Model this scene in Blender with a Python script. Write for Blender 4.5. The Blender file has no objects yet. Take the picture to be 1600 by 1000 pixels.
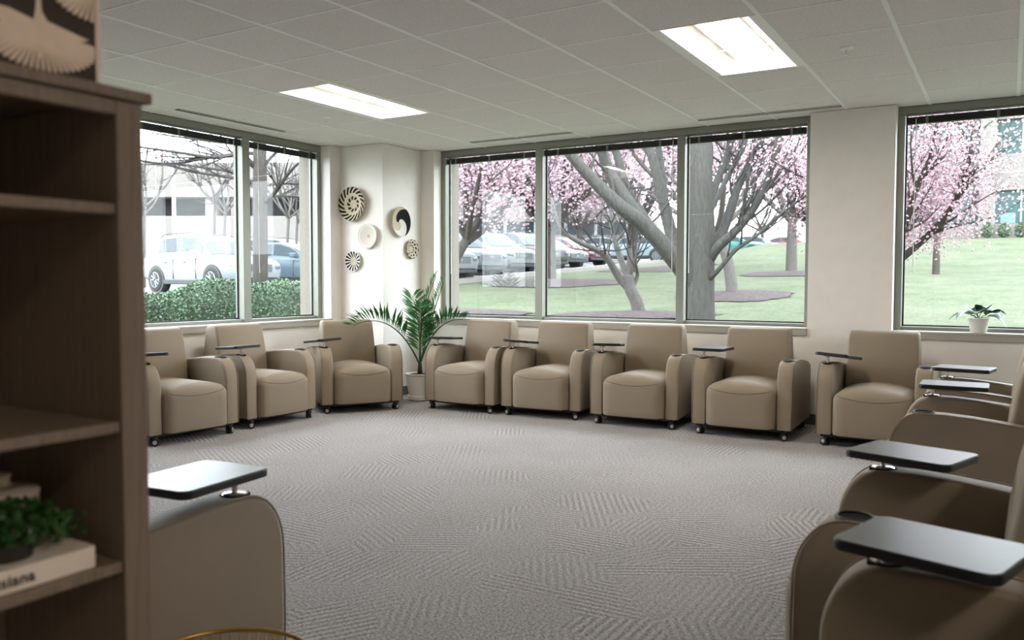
import bpy, bmesh, math, random
from mathutils import Vector, Matrix, Euler
R = math.radians
scene = bpy.context.scene
COL = scene.collection

# ------------------------------------------------------------------ camera
CAM = Vector((1.195, -4.568, 1.229)); FPX = 1298.5
YAW, PITCH, ROLL = 0.53876, -0.04654, 0.0013
_r = Vector((math.cos(YAW), math.sin(YAW), 0)); _f = Vector((-math.sin(YAW), math.cos(YAW), 0)); _u = Vector((0, 0, 1))
FWD = _f*math.cos(PITCH) + _u*math.sin(PITCH); _u2 = _u*math.cos(PITCH) - _f*math.sin(PITCH)
RGT = _r*math.cos(ROLL) + _u2*math.sin(ROLL); UPV = _u2*math.cos(ROLL) - _r*math.sin(ROLL)
cd = bpy.data.cameras.new('camera'); cam = bpy.data.objects.new('camera', cd); COL.objects.link(cam)
cam.matrix_world = Matrix(((RGT.x, UPV.x, -FWD.x, CAM.x), (RGT.y, UPV.y, -FWD.y, CAM.y), (RGT.z, UPV.z, -FWD.z, CAM.z), (0, 0, 0, 1)))
cd.lens = FPX*36/1600; cd.sensor_width = 36; cd.clip_start = 0.05; cd.clip_end = 400
cd.dof.use_dof = True; cd.dof.focus_distance = 6.5; cd.dof.aperture_fstop = 3.6
scene.camera = cam

# ------------------------------------------------------------------ sky and exposure
SKY = 9.6
LAMP = 32.0
w = bpy.data.worlds.new('overcast_sky'); scene.world = w; w.use_nodes = True
nt = w.node_tree; nt.nodes.clear()
o_ = nt.nodes.new('ShaderNodeOutputWorld'); bg = nt.nodes.new('ShaderNodeBackground')
tc = nt.nodes.new('ShaderNodeTexCoord'); sp = nt.nodes.new('ShaderNodeSeparateXYZ'); cr = nt.nodes.new('ShaderNodeValToRGB')
nt.links.new(tc.outputs['Generated'], sp.inputs[0]); nt.links.new(sp.outputs['Z'], cr.inputs[0])
cr.color_ramp.elements[0].position = 0.0; cr.color_ramp.elements[0].color = (.90, .95, 1.0, 1)
cr.color_ramp.elements[1].position = 1.0; cr.color_ramp.elements[1].color = (.80, .90, 1.0, 1)
nt.links.new(cr.outputs[0], bg.inputs['Color']); bg.inputs['Strength'].default_value = SKY
nt.links.new(bg.outputs[0], o_.inputs[0])
vs = scene.view_settings
vs.view_transform = 'Standard'; vs.look = 'None'; vs.gamma = 1.0; vs.use_curve_mapping = False
vs.exposure = 0.28
scene.cycles.max_bounces = 10; scene.cycles.diffuse_bounces = 6; scene.cycles.transparent_max_bounces = 24
scene.cycles.use_denoising = True

# ------------------------------------------------------------------ helpers
def lin(c):
    return tuple(((v/255)/12.92 if v/255 <= .04045 else ((v/255+.055)/1.055)**2.4) for v in c)
def rgba(c): return (*lin(c), 1)

class NT:
    def __init__(s, name):
        s.m = bpy.data.materials.new(name); s.m.use_nodes = True; s.t = s.m.node_tree; s.t.nodes.clear()
        s.out = s.n('ShaderNodeOutputMaterial')
    def n(s, typ, **kw):
        nd = s.t.nodes.new(typ)
        for k, v in kw.items(): setattr(nd, k, v)
        return nd
    def l(s, a, b): s.t.links.new(a, b)
    def math(s, op, a, b=None, c=None):
        nd = s.n('ShaderNodeMath', operation=op)
        for i, v in enumerate((a, b, c)):
            if v is None: continue
            if isinstance(v, (int, float)): nd.inputs[i].default_value = v
            else: s.l(v, nd.inputs[i])
        return nd.outputs[0]
    def mix(s, f, a, b):
        nd = s.n('ShaderNodeMix', data_type='RGBA')
        for sock, v in ((nd.inputs[0], f), (nd.inputs[6], a), (nd.inputs[7], b)):
            if isinstance(v, (int, float)): sock.default_value = v
            elif isinstance(v, tuple): sock.default_value = v
            else: s.l(v, sock)
        return nd.outputs[2]
    def noise(s, vec, scale, detail=3, rough=.5):
        nd = s.n('ShaderNodeTexNoise'); nd.inputs['Scale'].default_value = scale
        nd.inputs['Detail'].default_value = detail; nd.inputs['Roughness'].default_value = rough
        if vec is not None: s.l(vec, nd.inputs['Vector'])
        return nd
    def coord(s, which='Object'): return s.n('ShaderNodeTexCoord').outputs[which]
    def bsdf(s, color, rough=.6, metal=0, spec=.5, normal=None, sheen=0, coat=0):
        b = s.n('ShaderNodeBsdfPrincipled')
        if isinstance(color, tuple): b.inputs['Base Color'].default_value = color
        else: s.l(color, b.inputs['Base Color'])
        if isinstance(rough, (int, float)): b.inputs['Roughness'].default_value = rough
        else: s.l(rough, b.inputs['Roughness'])
        b.inputs['Metallic'].default_value = metal; b.inputs['Specular IOR Level'].default_value = spec
        b.inputs['Sheen Weight'].default_value = sheen; b.inputs['Coat Weight'].default_value = coat
        if normal is not None: s.l(normal, b.inputs['Normal'])
        s.l(b.outputs[0], s.out.inputs[0]); return b
    def bump(s, h, strength=.3, dist=.01):
        b = s.n('ShaderNodeBump'); b.inputs['Strength'].default_value = strength; b.inputs['Distance'].default_value = dist
        s.l(h, b.inputs['Height']); return b.outputs[0]

MATS = {}
def plain(name, c, rough=.6, metal=0, spec=.5, var=.0, scale=8, bump=0, bscale=200, coat=0, sheen=0):
    if name in MATS: return MATS[name]
    t = NT(name); col = rgba(c); co = t.coord()
    if var:
        nz = t.noise(co, scale, 4); mr = t.n('ShaderNodeMapRange'); mr.inputs[1].default_value = .32; mr.inputs[2].default_value = .68; t.l(nz.outputs['Fac'], mr.inputs[0])
        a = tuple(min(1, v*(1-var)) for v in col[:3]) + (1,); b = tuple(min(1, v*(1+var)) for v in col[:3]) + (1,)
        col = t.mix(mr.outputs[0], a, b)
    nm = None
    if bump: nm = t.bump(t.noise(co, bscale, 2).outputs['Fac'], bump, .004)
    t.bsdf(col, rough, metal, spec, nm, sheen, coat)
    MATS[name] = t.m; return t.m

class MB:
    """collects geometry, then links it as one mesh object"""
    def __init__(s): s.v = []; s.f = []; s.mi = []; s.cur = 0
    def add(s, vs_, fs):
        b = len(s.v); s.v += [tuple(v) for v in vs_]
        for f in fs: s.f.append(tuple(b+i for i in f)); s.mi.append(s.cur)
        return s
    def box(s, x0, x1, y0, y1, z0, z1):
        return s.add([(x0,y0,z0),(x1,y0,z0),(x1,y1,z0),(x0,y1,z0),(x0,y0,z1),(x1,y0,z1),(x1,y1,z1),(x0,y1,z1)],
            [(0,3,2,1),(4,5,6,7),(0,1,5,4),(1,2,6,5),(2,3,7,6),(3,0,4,7)])
    def tube(s, pts, rad, n=8, cap=True, up=None):
        pts = [Vector(p) for p in pts]
        if isinstance(rad, (int, float)): rad = [rad]*len(pts)
        b = len(s.v); prev = None
        for i, p in enumerate(pts):
            d = (pts[min(i+1, len(pts)-1)] - pts[max(i-1, 0)])
            if d.length < 1e-9: d = Vector((0, 0, 1))
            d.normalize()
            if prev is None:
                a = Vector((0, 0, 1)) if abs(d.z) < .9 else Vector((1, 0, 0))
                x = d.cross(a).normalized()
            else:
                x = (prev - d*prev.dot(d)); x = x.normalized() if x.length > 1e-6 else d.orthogonal().normalized()
            y = d.cross(x); prev = x
            for k in range(n):
                t = 2*math.pi*k/n; q = p + (x*math.cos(t) + y*math.sin(t))*rad[i]; s.v.append(q[:])
        for i in range(len(pts)-1):
            for k in range(n):
                a = b+i*n+k; c = b+i*n+(k+1) % n
                s.f.append((a, c, c+n, a+n)); s.mi.append(s.cur)
        if cap:
            s.f.append(tuple(b+k for k in reversed(range(n)))); s.mi.append(s.cur)
            e = b+(len(pts)-1)*n; s.f.append(tuple(e+k for k in range(n))); s.mi.append(s.cur)
        return s
    def cyl(s, p0, p1, r0, r1=None, n=16): return s.tube([p0, p1], [r0, r0 if r1 is None else r1], n)
    def lathe(s, prof, n=24, c=(0, 0, 0), close=False):
        b = len(s.v)
        for r, z in prof:
            for k in range(n):
                t = 2*math.pi*k/n; s.v.append((c[0]+r*math.cos(t), c[1]+r*math.sin(t), c[2]+z))
        for i in range(len(prof)-1):
            for k in range(n):
                a = b+i*n+k; d = b+i*n+(k+1) % n
                s.f.append((a, d, d+n, a+n)); s.mi.append(s.cur)
        return s
    def prism(s, poly, axis, a0, a1):
        """extrude a 2D polygon along axis (0,1,2); poly gives the other two coordinates in order"""
        def P(u, v, a):
            return (a, u, v) if axis == 0 else (u, a, v) if axis == 1 else (u, v, a)
        n = len(poly)
        vs_ = [P(u, v, a0) for u, v in poly] + [P(u, v, a1) for u, v in poly]
        return s.add(vs_, [tuple(reversed(range(n))), tuple(range(n, 2*n))] + [(i, (i+1) % n, n+(i+1) % n, n+i) for i in range(n)])
    def grid(s, rows):
        b = len(s.v); m = len(rows[0])
        for r in rows: s.v += [tuple(p) for p in r]
        for i in range(len(rows)-1):
            for j in range(m-1):
                a = b+i*m+j; s.f.append((a, a+1, a+m+1, a+m)); s.mi.append(s.cur)
        return s
    def mesh(s, name, mats, smooth=False, bevel=0, seg=2, angle=None):
        me = bpy.data.meshes.new(name); me.from_pydata(s.v, [], s.f)
        if not isinstance(mats, (list, tuple)): mats = [mats]
        for m in mats: me.materials.append(m)
        if len(mats) > 1: me.polygons.foreach_set('material_index', s.mi)
        bm = bmesh.new(); bm.from_mesh(me)
        if bevel:
            es = [e for e in bm.edges if len(e.link_faces) == 2 and e.calc_face_angle(0) > R(angle or 40)]
            bmesh.ops.bevel(bm, geom=es, offset=bevel, segments=seg, profile=.5, affect='EDGES', clamp_overlap=True)
        bmesh.ops.recalc_face_normals(bm, faces=bm.faces); bm.to_mesh(me); bm.free()
        if smooth:
            me.polygons.foreach_set('use_smooth', [True]*len(me.polygons))
            if smooth == 'auto':
                me.set_sharp_from_angle(angle=R(38))
        me.update(); return me
    def build(s, name, mats, parent=None, smooth=False, bevel=0, seg=2, loc=None, angle=None):
        return link(name, s.mesh(name, mats, smooth, bevel, seg, angle), parent, loc)

def link(name, me, parent=None, loc=None, rot=None):
    o = bpy.data.objects.new(name, me); COL.objects.link(o)
    if parent is not None: o.parent = parent
    if loc is not None: o.location = loc
    if rot is not None: o.rotation_euler = rot
    return o
def tag(o, label, cat, group=None, kind=None):
    o['label'] = label; o['category'] = cat
    if group: o['group'] = group
    if kind: o['kind'] = kind
    return o
def thing(name, label, cat, loc=(0, 0, 0), rz=0, group=None, kind=None):
    o = bpy.data.objects.new(name, None); COL.objects.link(o); o.location = loc; o.rotation_euler = (0, 0, rz); o.empty_display_size = .1
    return tag(o, label, cat, group, kind)
def copy_tree(o, parent=None):
    c = o.copy(); COL.objects.link(c); c.parent = parent
    for ch in list(o.children): copy_tree(ch, c)
    return c
def at(u, v, depth):
    """a world point seen at pixel (u, v) at a forward depth: used to lay the outdoors out at its real distances"""
    return CAM + FWD*depth + RGT*((u-800)/FPX*depth) + UPV*(-(v-500)/FPX*depth)

# ------------------------------------------------------------------ materials of the room
def carpet():
    t = NT('carpet_loop_pile'); co = t.coord()
    vo = t.n('ShaderNodeTexVoronoi'); vo.inputs['Scale'].default_value = 3.1; t.l(co, vo.inputs['Vector'])
    sx = t.n('ShaderNodeSeparateColor'); t.l(vo.outputs['Color'], sx.inputs[0])
    ang = t.math('MULTIPLY', t.math('FLOOR', t.math('MULTIPLY', sx.outputs[0], 6)), math.pi/6)
    vr = t.n('ShaderNodeVectorRotate', rotation_type='Z_AXIS'); t.l(co, vr.inputs['Vector']); t.l(ang, vr.inputs['Angle'])
    wv = t.n('ShaderNodeTexWave'); wv.inputs['Scale'].default_value = 9.0; wv.inputs['Distortion'].default_value = 1.2
    wv.inputs['Detail Scale'].default_value = 3; t.l(vr.outputs[0], wv.inputs['Vector'])
    n1 = t.noise(co, 95, 4, .8); n2 = t.noise(co, 1.3, 2); n3 = t.noise(co, 60, 2)
    amt = t.math('MULTIPLY', t.math('SUBTRACT', wv.outputs['Fac'], .5), t.math('MULTIPLY', sx.outputs[1], .42))
    f = t.math('ADD', amt, t.math('MULTIPLY', t.math('SUBTRACT', n1.outputs['Fac'], .5), 3.4))
    f = t.math('ADD', f, t.math('MULTIPLY', t.math('SUBTRACT', n2.outputs['Fac'], .5), .25))
    f = t.math('ADD', f, .5)
    col = t.mix(f, rgba((84, 77, 75)), rgba((184, 178, 176)))
    h = t.math('ADD', t.math('MULTIPLY', wv.outputs['Fac'], t.math('MULTIPLY', sx.outputs[1], .8)), t.math('MULTIPLY', n1.outputs['Fac'], 1.0))
    t.bsdf(col, .95, 0, .15, t.bump(h, .8, .006), sheen=.15)
    return t.m
M_CARPET = carpet()
def fabric(name, c):
    t = NT(name); co = t.coord()
    n1 = t.noise(co, 420, 2, .7); n2 = t.noise(co, 5, 2)
    f = t.math('ADD', t.math('MULTIPLY', n1.outputs['Fac'], .7), t.math('MULTIPLY', n2.outputs['Fac'], .3))
    L = lin(c)
    col = t.mix(f, tuple(v*.72 for v in L)+(1,), tuple(v*1.28 for v in L)+(1,))
    t.bsdf(col, .6, 0, .35, t.bump(n1.outputs['Fac'], .2, .001)); return t.m
M_VINYL = fabric('taupe_vinyl', (137, 123, 105))
M_SEAM = plain('seam_thread', (92, 80, 67), .8)
M_WALL = plain('wall_paint', (232, 228, 222), .75, var=.02, bump=.05, bscale=180)
M_TILE = plain('ceiling_tile_face', (228, 225, 223), .95, spec=.1, var=.05, scale=60, bump=.25, bscale=320)
M_TEE = plain('ceiling_tee_enamel', (244, 245, 244), .45)
M_ALU = plain('window_aluminium', (138, 140, 131), .42, metal=.25)
M_SILL = plain('sill_laminate', (168, 162, 152), .4)
M_GASKET = plain('glazing_gasket', (18, 22, 24), .5)
M_BASE = plain('baseboard_vinyl', (92, 92, 90), .5)
M_CONC = plain('precast_concrete', (128, 121, 112), .85, var=.06, scale=40)
M_BLIND = plain('blind_slat_dark', (34, 36, 33), .5)
M_HEADRAIL = plain('blind_headrail', (128, 130, 122), .4, metal=.2)
M_CLIP = plain('blind_clip', (120, 120, 110), .5)
M_CORD = plain('blind_wand', (225, 225, 222), .3)
M_BLACK = plain('tablet_edge_black', (12, 12, 13), .45)
M_TABLET = plain('tablet_laminate', (42, 45, 45), .28, spec=.7, bump=.05, bscale=500)
M_CHROME = plain('chrome', (225, 222, 218), .22, metal=1)
M_RUBBER = plain('caster_black', (16, 16, 16), .5)
M_STEEL = plain('caster_hub_steel', (200, 196, 190), .28, metal=.8)
M_CUP = plain('cup_holder_plastic', (8, 8, 8), .9, spec=.08)
M_SLOT = plain('diffuser_slot_black', (6, 6, 6), 1, spec=0)
def glass():
    t = NT('window_glass'); tr = t.n('ShaderNodeBsdfTransparent'); tr.inputs[0].default_value = (.97, .985, .98, 1)
    gl = t.n('ShaderNodeBsdfGlossy'); gl.inputs['Roughness'].default_value = .0; gl.inputs[0].default_value = (1, 1, 1, 1)
    lw = t.n('ShaderNodeLayerWeight'); lw.inputs[0].default_value = .5; mx = t.n('ShaderNodeMixShader')
    fz = t.math('MULTIPLY_ADD', t.math('POWER', lw.outputs['Facing'], 5.0), .40, .016)      # Schlick reflectance of one coated glass face
    t.l(fz, mx.inputs[0]); t.l(tr.outputs[0], mx.inputs[1]); t.l(gl.outputs[0], mx.inputs[2]); t.l(mx.outputs[0], t.out.inputs[0])
    return t.m
M_GLASS = glass()
def emit(name, c, s):
    t = NT(name); e = t.n('ShaderNodeEmission'); e.inputs[0].default_value = (*c, 1); e.inputs[1].default_value = s
    t.l(e.outputs[0], t.out.inputs[0]); return t.m
M_LENS = emit('lamp_lens', (1, .90, .78), LAMP)
M_REFL = plain('lamp_reflector', (240, 236, 230), .6)

# ------------------------------------------------------------------ room shell
XL, YB, XR, YF, HC = -5.0, 2.86, 3.7, -6.6, 2.66
TS = .6096
SILL = .83
fl = MB().box(XL-.2, XR+.2, YF-.2, YB+.2, -.08, 0).build('floor', M_CARPET)
tag(fl, 'greige patterned loop carpet floor inside the ring of chairs', 'floor', kind='structure')

def walls_with(name, label, boxes, mat, face=None):
    b = MB()
    for q in boxes: b.box(*q)
    o = b.build(name, mat); tag(o, label, 'wall', kind='structure')
    if face:
        c = MB()
        for q in face: c.box(*q)
        c.build('facade', M_CONC, o)
    return o
# back wall: window_2 from WX0 to WX1, window_3 from WX2 to WX3
WX0, WX1, WX2, WX3 = -4.245, -.29, .375, 3.2
FY0, FY1 = 3.0, 3.12       # aluminium frame depth
T_OUT = 3.30
wall_back = walls_with('wall_back', 'off-white back wall with large windows behind the chair row', [
    (XL-.3, WX0, YB, FY1, 0, HC), (WX0, WX1, YB, FY1, 0, SILL-.065), (WX1, WX2, YB, FY1, 0, HC), (WX2, WX3, YB, FY1, 0, SILL-.065),
    (WX3, XR+.2, YB, FY1, 0, HC)], M_WALL, [
    (XL-.3, WX0+.03, FY1, T_OUT, -.3, 3.6), (WX0+.03, WX1, FY1, T_OUT, -.3, SILL-.05), (WX1, WX2, FY1, T_OUT, -.3, 3.6), (WX2, WX3, FY1, T_OUT, -.3, SILL-.05),
    (WX3, XR+.2, FY1, T_OUT, -.3, 3.6), (WX0+.03, WX1, FY1, T_OUT, HC-.02, 3.6), (WX2, WX3, FY1, T_OUT, HC-.02, 3.6)])
# left wall: window_1 from LY0 to LY1
LY0, LY1 = -1.95, 2.04
FX0, FX1 = -5.13, -5.25
wall_left = walls_with('wall_left', 'off-white left wall with window above the two side chairs', [
    (FX1, XL, YF-.2, LY0, 0, HC), (FX1, XL, LY0, LY1, 0, SILL-.065), (FX1, XL, LY1, YB, 0, HC)], M_WALL, [
    (FX1-.17, FX1, YF-.2, LY0, -.3, 3.6), (FX1-.17, FX1, LY0, LY1-.03, -.3, SILL-.05), (FX1-.17, FX1, LY1-.03, T_OUT, -.3, 3.6), (FX1-.17, FX1, LY0, LY1-.03, HC-.02, 3.6)])
col_ = MB().box(XL, -4.42, 2.2, YB, 0, HC).build('wall_corner', M_WALL)
tag(col_, 'white square corner column hung with five woven baskets', 'column', kind='structure')
tag(MB().box(XR, XR+.2, YF-.2, YB+.2, 0, HC).build('wall_right', M_WALL), 'off-white wall behind the right row of chairs', 'wall', kind='structure')
tag(MB().box(XL-.2, XR+.2, YF-.2, YF, 0, HC).build('wall_front', M_WALL), 'off-white wall behind the bookcase side of room', 'wall', kind='structure')
# baseboards
BT = .012
tag(MB().box(-4.42, XR, YB-BT, YB, 0, .09).build('baseboard_back', M_BASE, bevel=.003), 'dark grey vinyl baseboard along the back wall', 'baseboard', kind='structure')
tag(MB().box(XL, XL+BT, YF, 2.2, 0, .09).build('baseboard_left', M_BASE, bevel=.003), 'dark grey vinyl baseboard along the left wall', 'baseboard', kind='structure')
tag(MB().box(XL+BT, -4.42+BT, 2.2-BT, 2.2, 0, .09).box(-4.42, -4.42+BT, 2.2, YB-BT, 0, .09).build('baseboard_corner', M_BASE, bevel=.003), 'dark grey vinyl baseboard around the corner column', 'baseboard', kind='structure')

# ceiling with its lay-in tiles
ceil_ = MB().box(XL-.25, XR+.2, YF-.2, YB+.25, HC+.13, HC+.25).build('ceiling', M_TILE)
tag(ceil_, 'suspended grid ceiling of pale square tiles', 'ceiling', kind='structure')
LIGHT_CELLS = [(-1, 0), (-6, 0), (4, -8)]
skip = set()
for a, b in LIGHT_CELLS: skip |= {(a, b), (a, b+1)}
TW = .012
tile_me = MB().box(TW-.004, TS-TW+.004, .004, TS-.004, HC+.004, HC+.02).mesh('ceiling_tile', M_TILE, bevel=.002, seg=1)
x_lim = (FX0-.0, XR); y_lim = (YF, FY0)
for a in range(-9, 7):
    for b in range(-11, 6):
        if (a, b) in skip: continue
        x0, x1, y0, y1 = a*TS, (a+1)*TS, b*TS, (b+1)*TS
        if x1 < x_lim[0]+.02 or x0 > x_lim[1]-.02 or y1 < y_lim[0]+.02 or y0 > y_lim[1]-.02: continue
        if x0 >= x_lim[0] and x1 <= x_lim[1] and y0 >= y_lim[0] and y1 <= y_lim[1]:
            link('ceiling_tile', tile_me, ceil_, (x0, y0, 0))
        else:
            MB().box(max(x0+TW-.004, x_lim[0]), min(x1-TW+.004, x_lim[1]), max(y0+.004, y_lim[0]), min(y1-.004, y_lim[1]), HC+.004, HC+.02).build('ceiling_tile', M_TILE, ceil_)
for a in range(-8, 7):
    MB().box(a*TS-TW, a*TS+TW, YF, FY0, HC, HC+.006).build('main_tee', M_TEE, ceil_)
for b in range(-10, 5):
    MB().box(FX0, XR, b*TS-.006, b*TS+.006, HC+.001, HC+.005).build('cross_tee', M_TEE, ceil_)

# ------------------------------------------------------------------ windows
def window(name, label, along, c0, c1, muls, f0, f1, out_sign):
    """along: 'x' or 'y'; runs c0..c1; muls are (start,end) of mullions; f0 inner face, f1 outer face of the frame"""
    root = thing(name, label, 'window', kind='structure')
    def bx(a0, a1, d0, d1, z0, z1):
        b = MB()
        d0, d1 = min(d0, d1), max(d0, d1)
        return b.box(a0, a1, d0, d1, z0, z1) if along == 'x' else b.box(d0, d1, a0, a1, z0, z1)
    fw = .055
    bx(c0, c1, f0, f1, HC-.06, HC-.001).build('frame_head', M_ALU, root, bevel=.004)
    bx(c0, c1, f0+out_sign*.02, f1, SILL, SILL+.03).build('frame_sill_rail', M_ALU, root, bevel=.004)
    bx(c0, c0+fw, f0, f1, SILL, HC-.06).build('frame_jamb', M_ALU, root, bevel=.004)
    bx(c1-fw, c1, f0, f1, SILL, HC-.06).build('frame_jamb', M_ALU, root, bevel=.004)
    for a, b in muls: bx(a, b, f0, f1, SILL, HC-.06).build('mullion', M_ALU, root, bevel=.004)
    edges = [c0+fw] + [v for m in muls for v in m] + [c1-fw]
    g = f1 - out_sign*.03
    for i in range(0, len(edges), 2):
        a, b = edges[i], edges[i+1]
        p = bx(a, b, g, g+out_sign*.006, SILL+.03, HC-.06).build('pane', M_GLASS, root)
        gs = MB(); e = .012
        for q in ((a, a+e, SILL+.03, HC-.06), (b-e, b, SILL+.03, HC-.06), (a, b, SILL+.03, SILL+.03+e)):
            k = bx(q[0], q[1], g-out_sign*.010, g-out_sign*.001, q[2], q[3]); gs.add(k.v, k.f)
        gs.build('gasket', M_GASKET, p)
    # interior sill board with a deep grey nosing
    wl = f0 - out_sign*.14
    s_ = bx(c0+.002, c1-.002, wl-out_sign*.02, f0+out_sign*.03, SILL-.02, SILL).build('sill', M_SILL, root, bevel=.004)
    bx(c0-.0, c1+.0, wl-out_sign*.02, wl+out_sign*.02, SILL-.065, SILL-.0205).build('sill_nosing', M_SILL, s_, bevel=.003)
    return edges
def blind(label, along, a, b, f0, out_sign, wand_t=.06):
    root = thing('window_blind', label, 'blind', group='raised blinds at the window heads')
    def bx(a0, a1, d0, d1, z0, z1):
        d0, d1 = f0+out_sign*d0, f0+out_sign*d1
        d0, d1 = min(d0, d1), max(d0, d1)
        return MB().box(a0, a1, d0, d1, z0, z1) if along == 'x' else MB().box(d0, d1, a0, a1, z0, z1)
    bx(a+.008, b-.008, .012, .052, HC-.071, HC-.0605).build('headrail', M_HEADRAIL, root, bevel=.003)
    for k in range(7):
        z = HC-.130 + k*.0066
        bx(a+.012, b-.012, .010, .058, z, z+.0050).build('slat', M_BLIND, root)
    bx(a+.012, b-.012, .012, .056, HC-.141, HC-.131).build('bottom_rail', M_BLIND, root, bevel=.002)
    n = 3
    for k in range(n):
        c = a + (b-a)*(.12 + .76*k/(n-1))
        bx(c-.011, c+.011, .006, .0095, HC-.141, HC-.085).build('ladder_tape', M_CLIP, root)
    c = a + (b-a)*wand_t
    wn = MB(); q0 = (c, f0+out_sign*.006, HC-.1) if along == 'x' else (f0+out_sign*.006, c, HC-.1)
    wn.cyl(q0, (q0[0], q0[1], HC-1.35), .0035, n=6); wn.build('wand', M_CORD, root)
e1 = window('window_1', 'grey aluminium window in the left wall facing hedge and parked white car', 'y', LY0, LY1, [(-.50, -.42), (.985, 1.075)], FX0, FX1, -1)
e2 = window('window_2', 'three-pane grey aluminium window in the back wall facing lawn and trees', 'x', WX0, WX1, [(-3.05, -2.965), (-1.52, -1.443)], FY0, FY1, 1)
e3 = window('window_3', 'grey aluminium window at right facing an office building', 'x', WX2, WX3, [(1.75, 1.83)], FY0, FY1, 1)
blind('dark raised blind in the left-wall pane beside the bookcase', 'y', e1[2], e1[3], FX0, -1, .93)
blind('dark raised blind in the left-wall pane next to the corner column', 'y', e1[4], e1[5], FX0, -1, .12)
blind('dark raised blind in the back pane nearest the corner column', 'x', e2[0], e2[1], FY0, 1)
blind('dark raised blind in the wide middle pane of back window', 'x', e2[2], e2[3], FY0, 1, .97)
blind('dark raised blind in the back pane showing the thick trunk', 'x', e2[4], e2[5], FY0, 1, .04)
blind('dark raised blind in the right window above the sill plant', 'x', e3[0], e3[1], FY0, 1, .06)

# ------------------------------------------------------------------ ceiling fixtures
def troffer(a, b, label):
    root = thing('ceiling_light', label, 'ceiling light', ((a+.5)*TS, (b+1)*TS, HC), group='recessed ceiling lights')
    hw, hl = TS/2-.012, TS-.006
    rail = .042
    for s in (-1, 1):
        m = MB(); x0, x1 = sorted((s*hw, s*(hw-rail)))
        m.box(x0, x1, -hl, hl, .002, .008).build('frame_rail', M_TEE, root)
        rows = []
        for i in range(9):
            t = i/8; x = s*((hw-rail)*(1-t) + .13*t); z = .003 + .075*math.sin(t*math.pi/2)
            rows.append([(x, -hl, z), (x, hl, z)])
        MB().grid(rows).build('reflector', M_REFL, root, smooth=True)
    for s in (-1, 1):
        MB().box(-(hw-rail), hw-rail, min(s*hl, s*(hl-.006)), max(s*hl, s*(hl-.006)), .003, .12).build('end_plate', M_REFL, root)
    rows = []
    for i in range(13):
        t = -1+2*i/12; rows.append([(t*.131, -hl+.006, .098-.022*(1-t*t)), (t*.131, hl-.006, .098-.022*(1-t*t))])
    MB().grid(rows).build('lens', M_LENS, root, smooth=True)
    MB().box(-hw, hw, -hl, hl, .115, .122).build('housing', M_TEE, root)
for (a, b), l in zip(LIGHT_CELLS, (
    'long recessed ceiling light nearest the camera, over the right half of room', 'long recessed ceiling light towards the left window wall', 'recessed ceiling light right of the camera, out of frame')):
    troffer(a, b, l)
def diffuser(label, p0, p1, wdt=.055):
    p0, p1 = Vector(p0), Vector(p1); d = (p1-p0); L = d.length
    root = thing('air_diffuser', label, 'air vent', (p0.x, p0.y, HC), math.atan2(d.y, d.x), 'slot air diffusers in the ceiling')
    MB().box(0, L, -wdt/2, wdt/2, -.002, .002).build('slot', M_SLOT, root)
    for y0, y1 in ((-wdt/2-.006, -wdt/2), (-.003, .003), (wdt/2, wdt/2+.006)):
        MB().box(0, L, y0, y1, -.0032, -.0005).build('blade', M_TEE, root)
diffuser('black slot diffuser in the ceiling above the left wall window', (-4.81, .02), (-4.81, 1.22))
diffuser('black slot diffuser above the back pane nearest the corner', (-3.62, 2.65), (-2.45, 2.65))
diffuser('black slot diffuser above the back pane with thick trunk', (-1.22, 2.69), (-.02, 2.69))
for l, x, y in (('small white sprinkler head left of the far ceiling light', -3.96, .90), ('small white sprinkler head right of the near ceiling light', .30, .93)):
    r_ = thing('sprinkler_head', l, 'sprinkler', (x, y, HC), group='ceiling sprinklers')
    MB().lathe([(0, .003), (.04, .003), (.036, -.004), (.016, -.007), (0, -.007)], 20).build('escutcheon', M_TEE, r_, smooth='auto')
    MB().cyl((0, 0, -.005), (0, 0, -.035), .009, .006, 10).build('nozzle', M_TEE, r_)
    MB().cyl((0, 0, -.036), (0, 0, -.040), .017, .017, 14).build('deflector', M_CHROME, r_)
# ------------------------------------------------------------------ tablet-arm lounge chairs
# local frame: front towards -y, the sitter's right arm (with the tablet) at -x
ARM_Y = -.40
def arm_profile():
    p = [(ARM_Y, .085), (ARM_Y, .30), (ARM_Y+.002, .43)]
    for i in range(1, 10):
        t = i/9*math.pi/2
        p.append((ARM_Y+.002+.135*(1-math.cos(t)), .43+.182*math.sin(t)))
    p += [(-.16, .611), (-.05, .604), (.06, .592), (.17, .577), (.28, .560), (.36, .545), (.385, .50), (.385, .12), (.36, .085)]
    return p
def rounded_prism(poly, axis, a0, a1, bevel, seg=3):
    b = MB().prism(poly, axis, a0, a1)
    me = bpy.data.meshes.new('t'); me.from_pydata(b.v, [], b.f)
    bm = bmesh.new(); bm.from_mesh(me); n = len(poly)
    bm.faces.ensure_lookup_table()
    es = [e for e in bm.edges if any(len(f.verts) == n for f in e.link_faces)]
    bmesh.ops.bevel(bm, geom=es, offset=bevel, segments=seg, profile=.5, affect='EDGES', clamp_overlap=True)
    bmesh.ops.recalc_face_normals(bm, faces=bm.faces)
    return bm, me
def fin(bm, me, name, mat, smooth=True, tri=True):
    if tri: bmesh.ops.triangulate(bm, faces=[f for f in bm.faces if len(f.verts) > 4])
    bm.to_mesh(me); bm.free(); me.name = name; me.materials.append(mat)
    if smooth:
        me.polygons.foreach_set('use_smooth', [True]*len(me.polygons)); me.set_sharp_from_angle(angle=R(50))
    return me
AX0, AX1 = .277, .392
arm_me = {}
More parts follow.
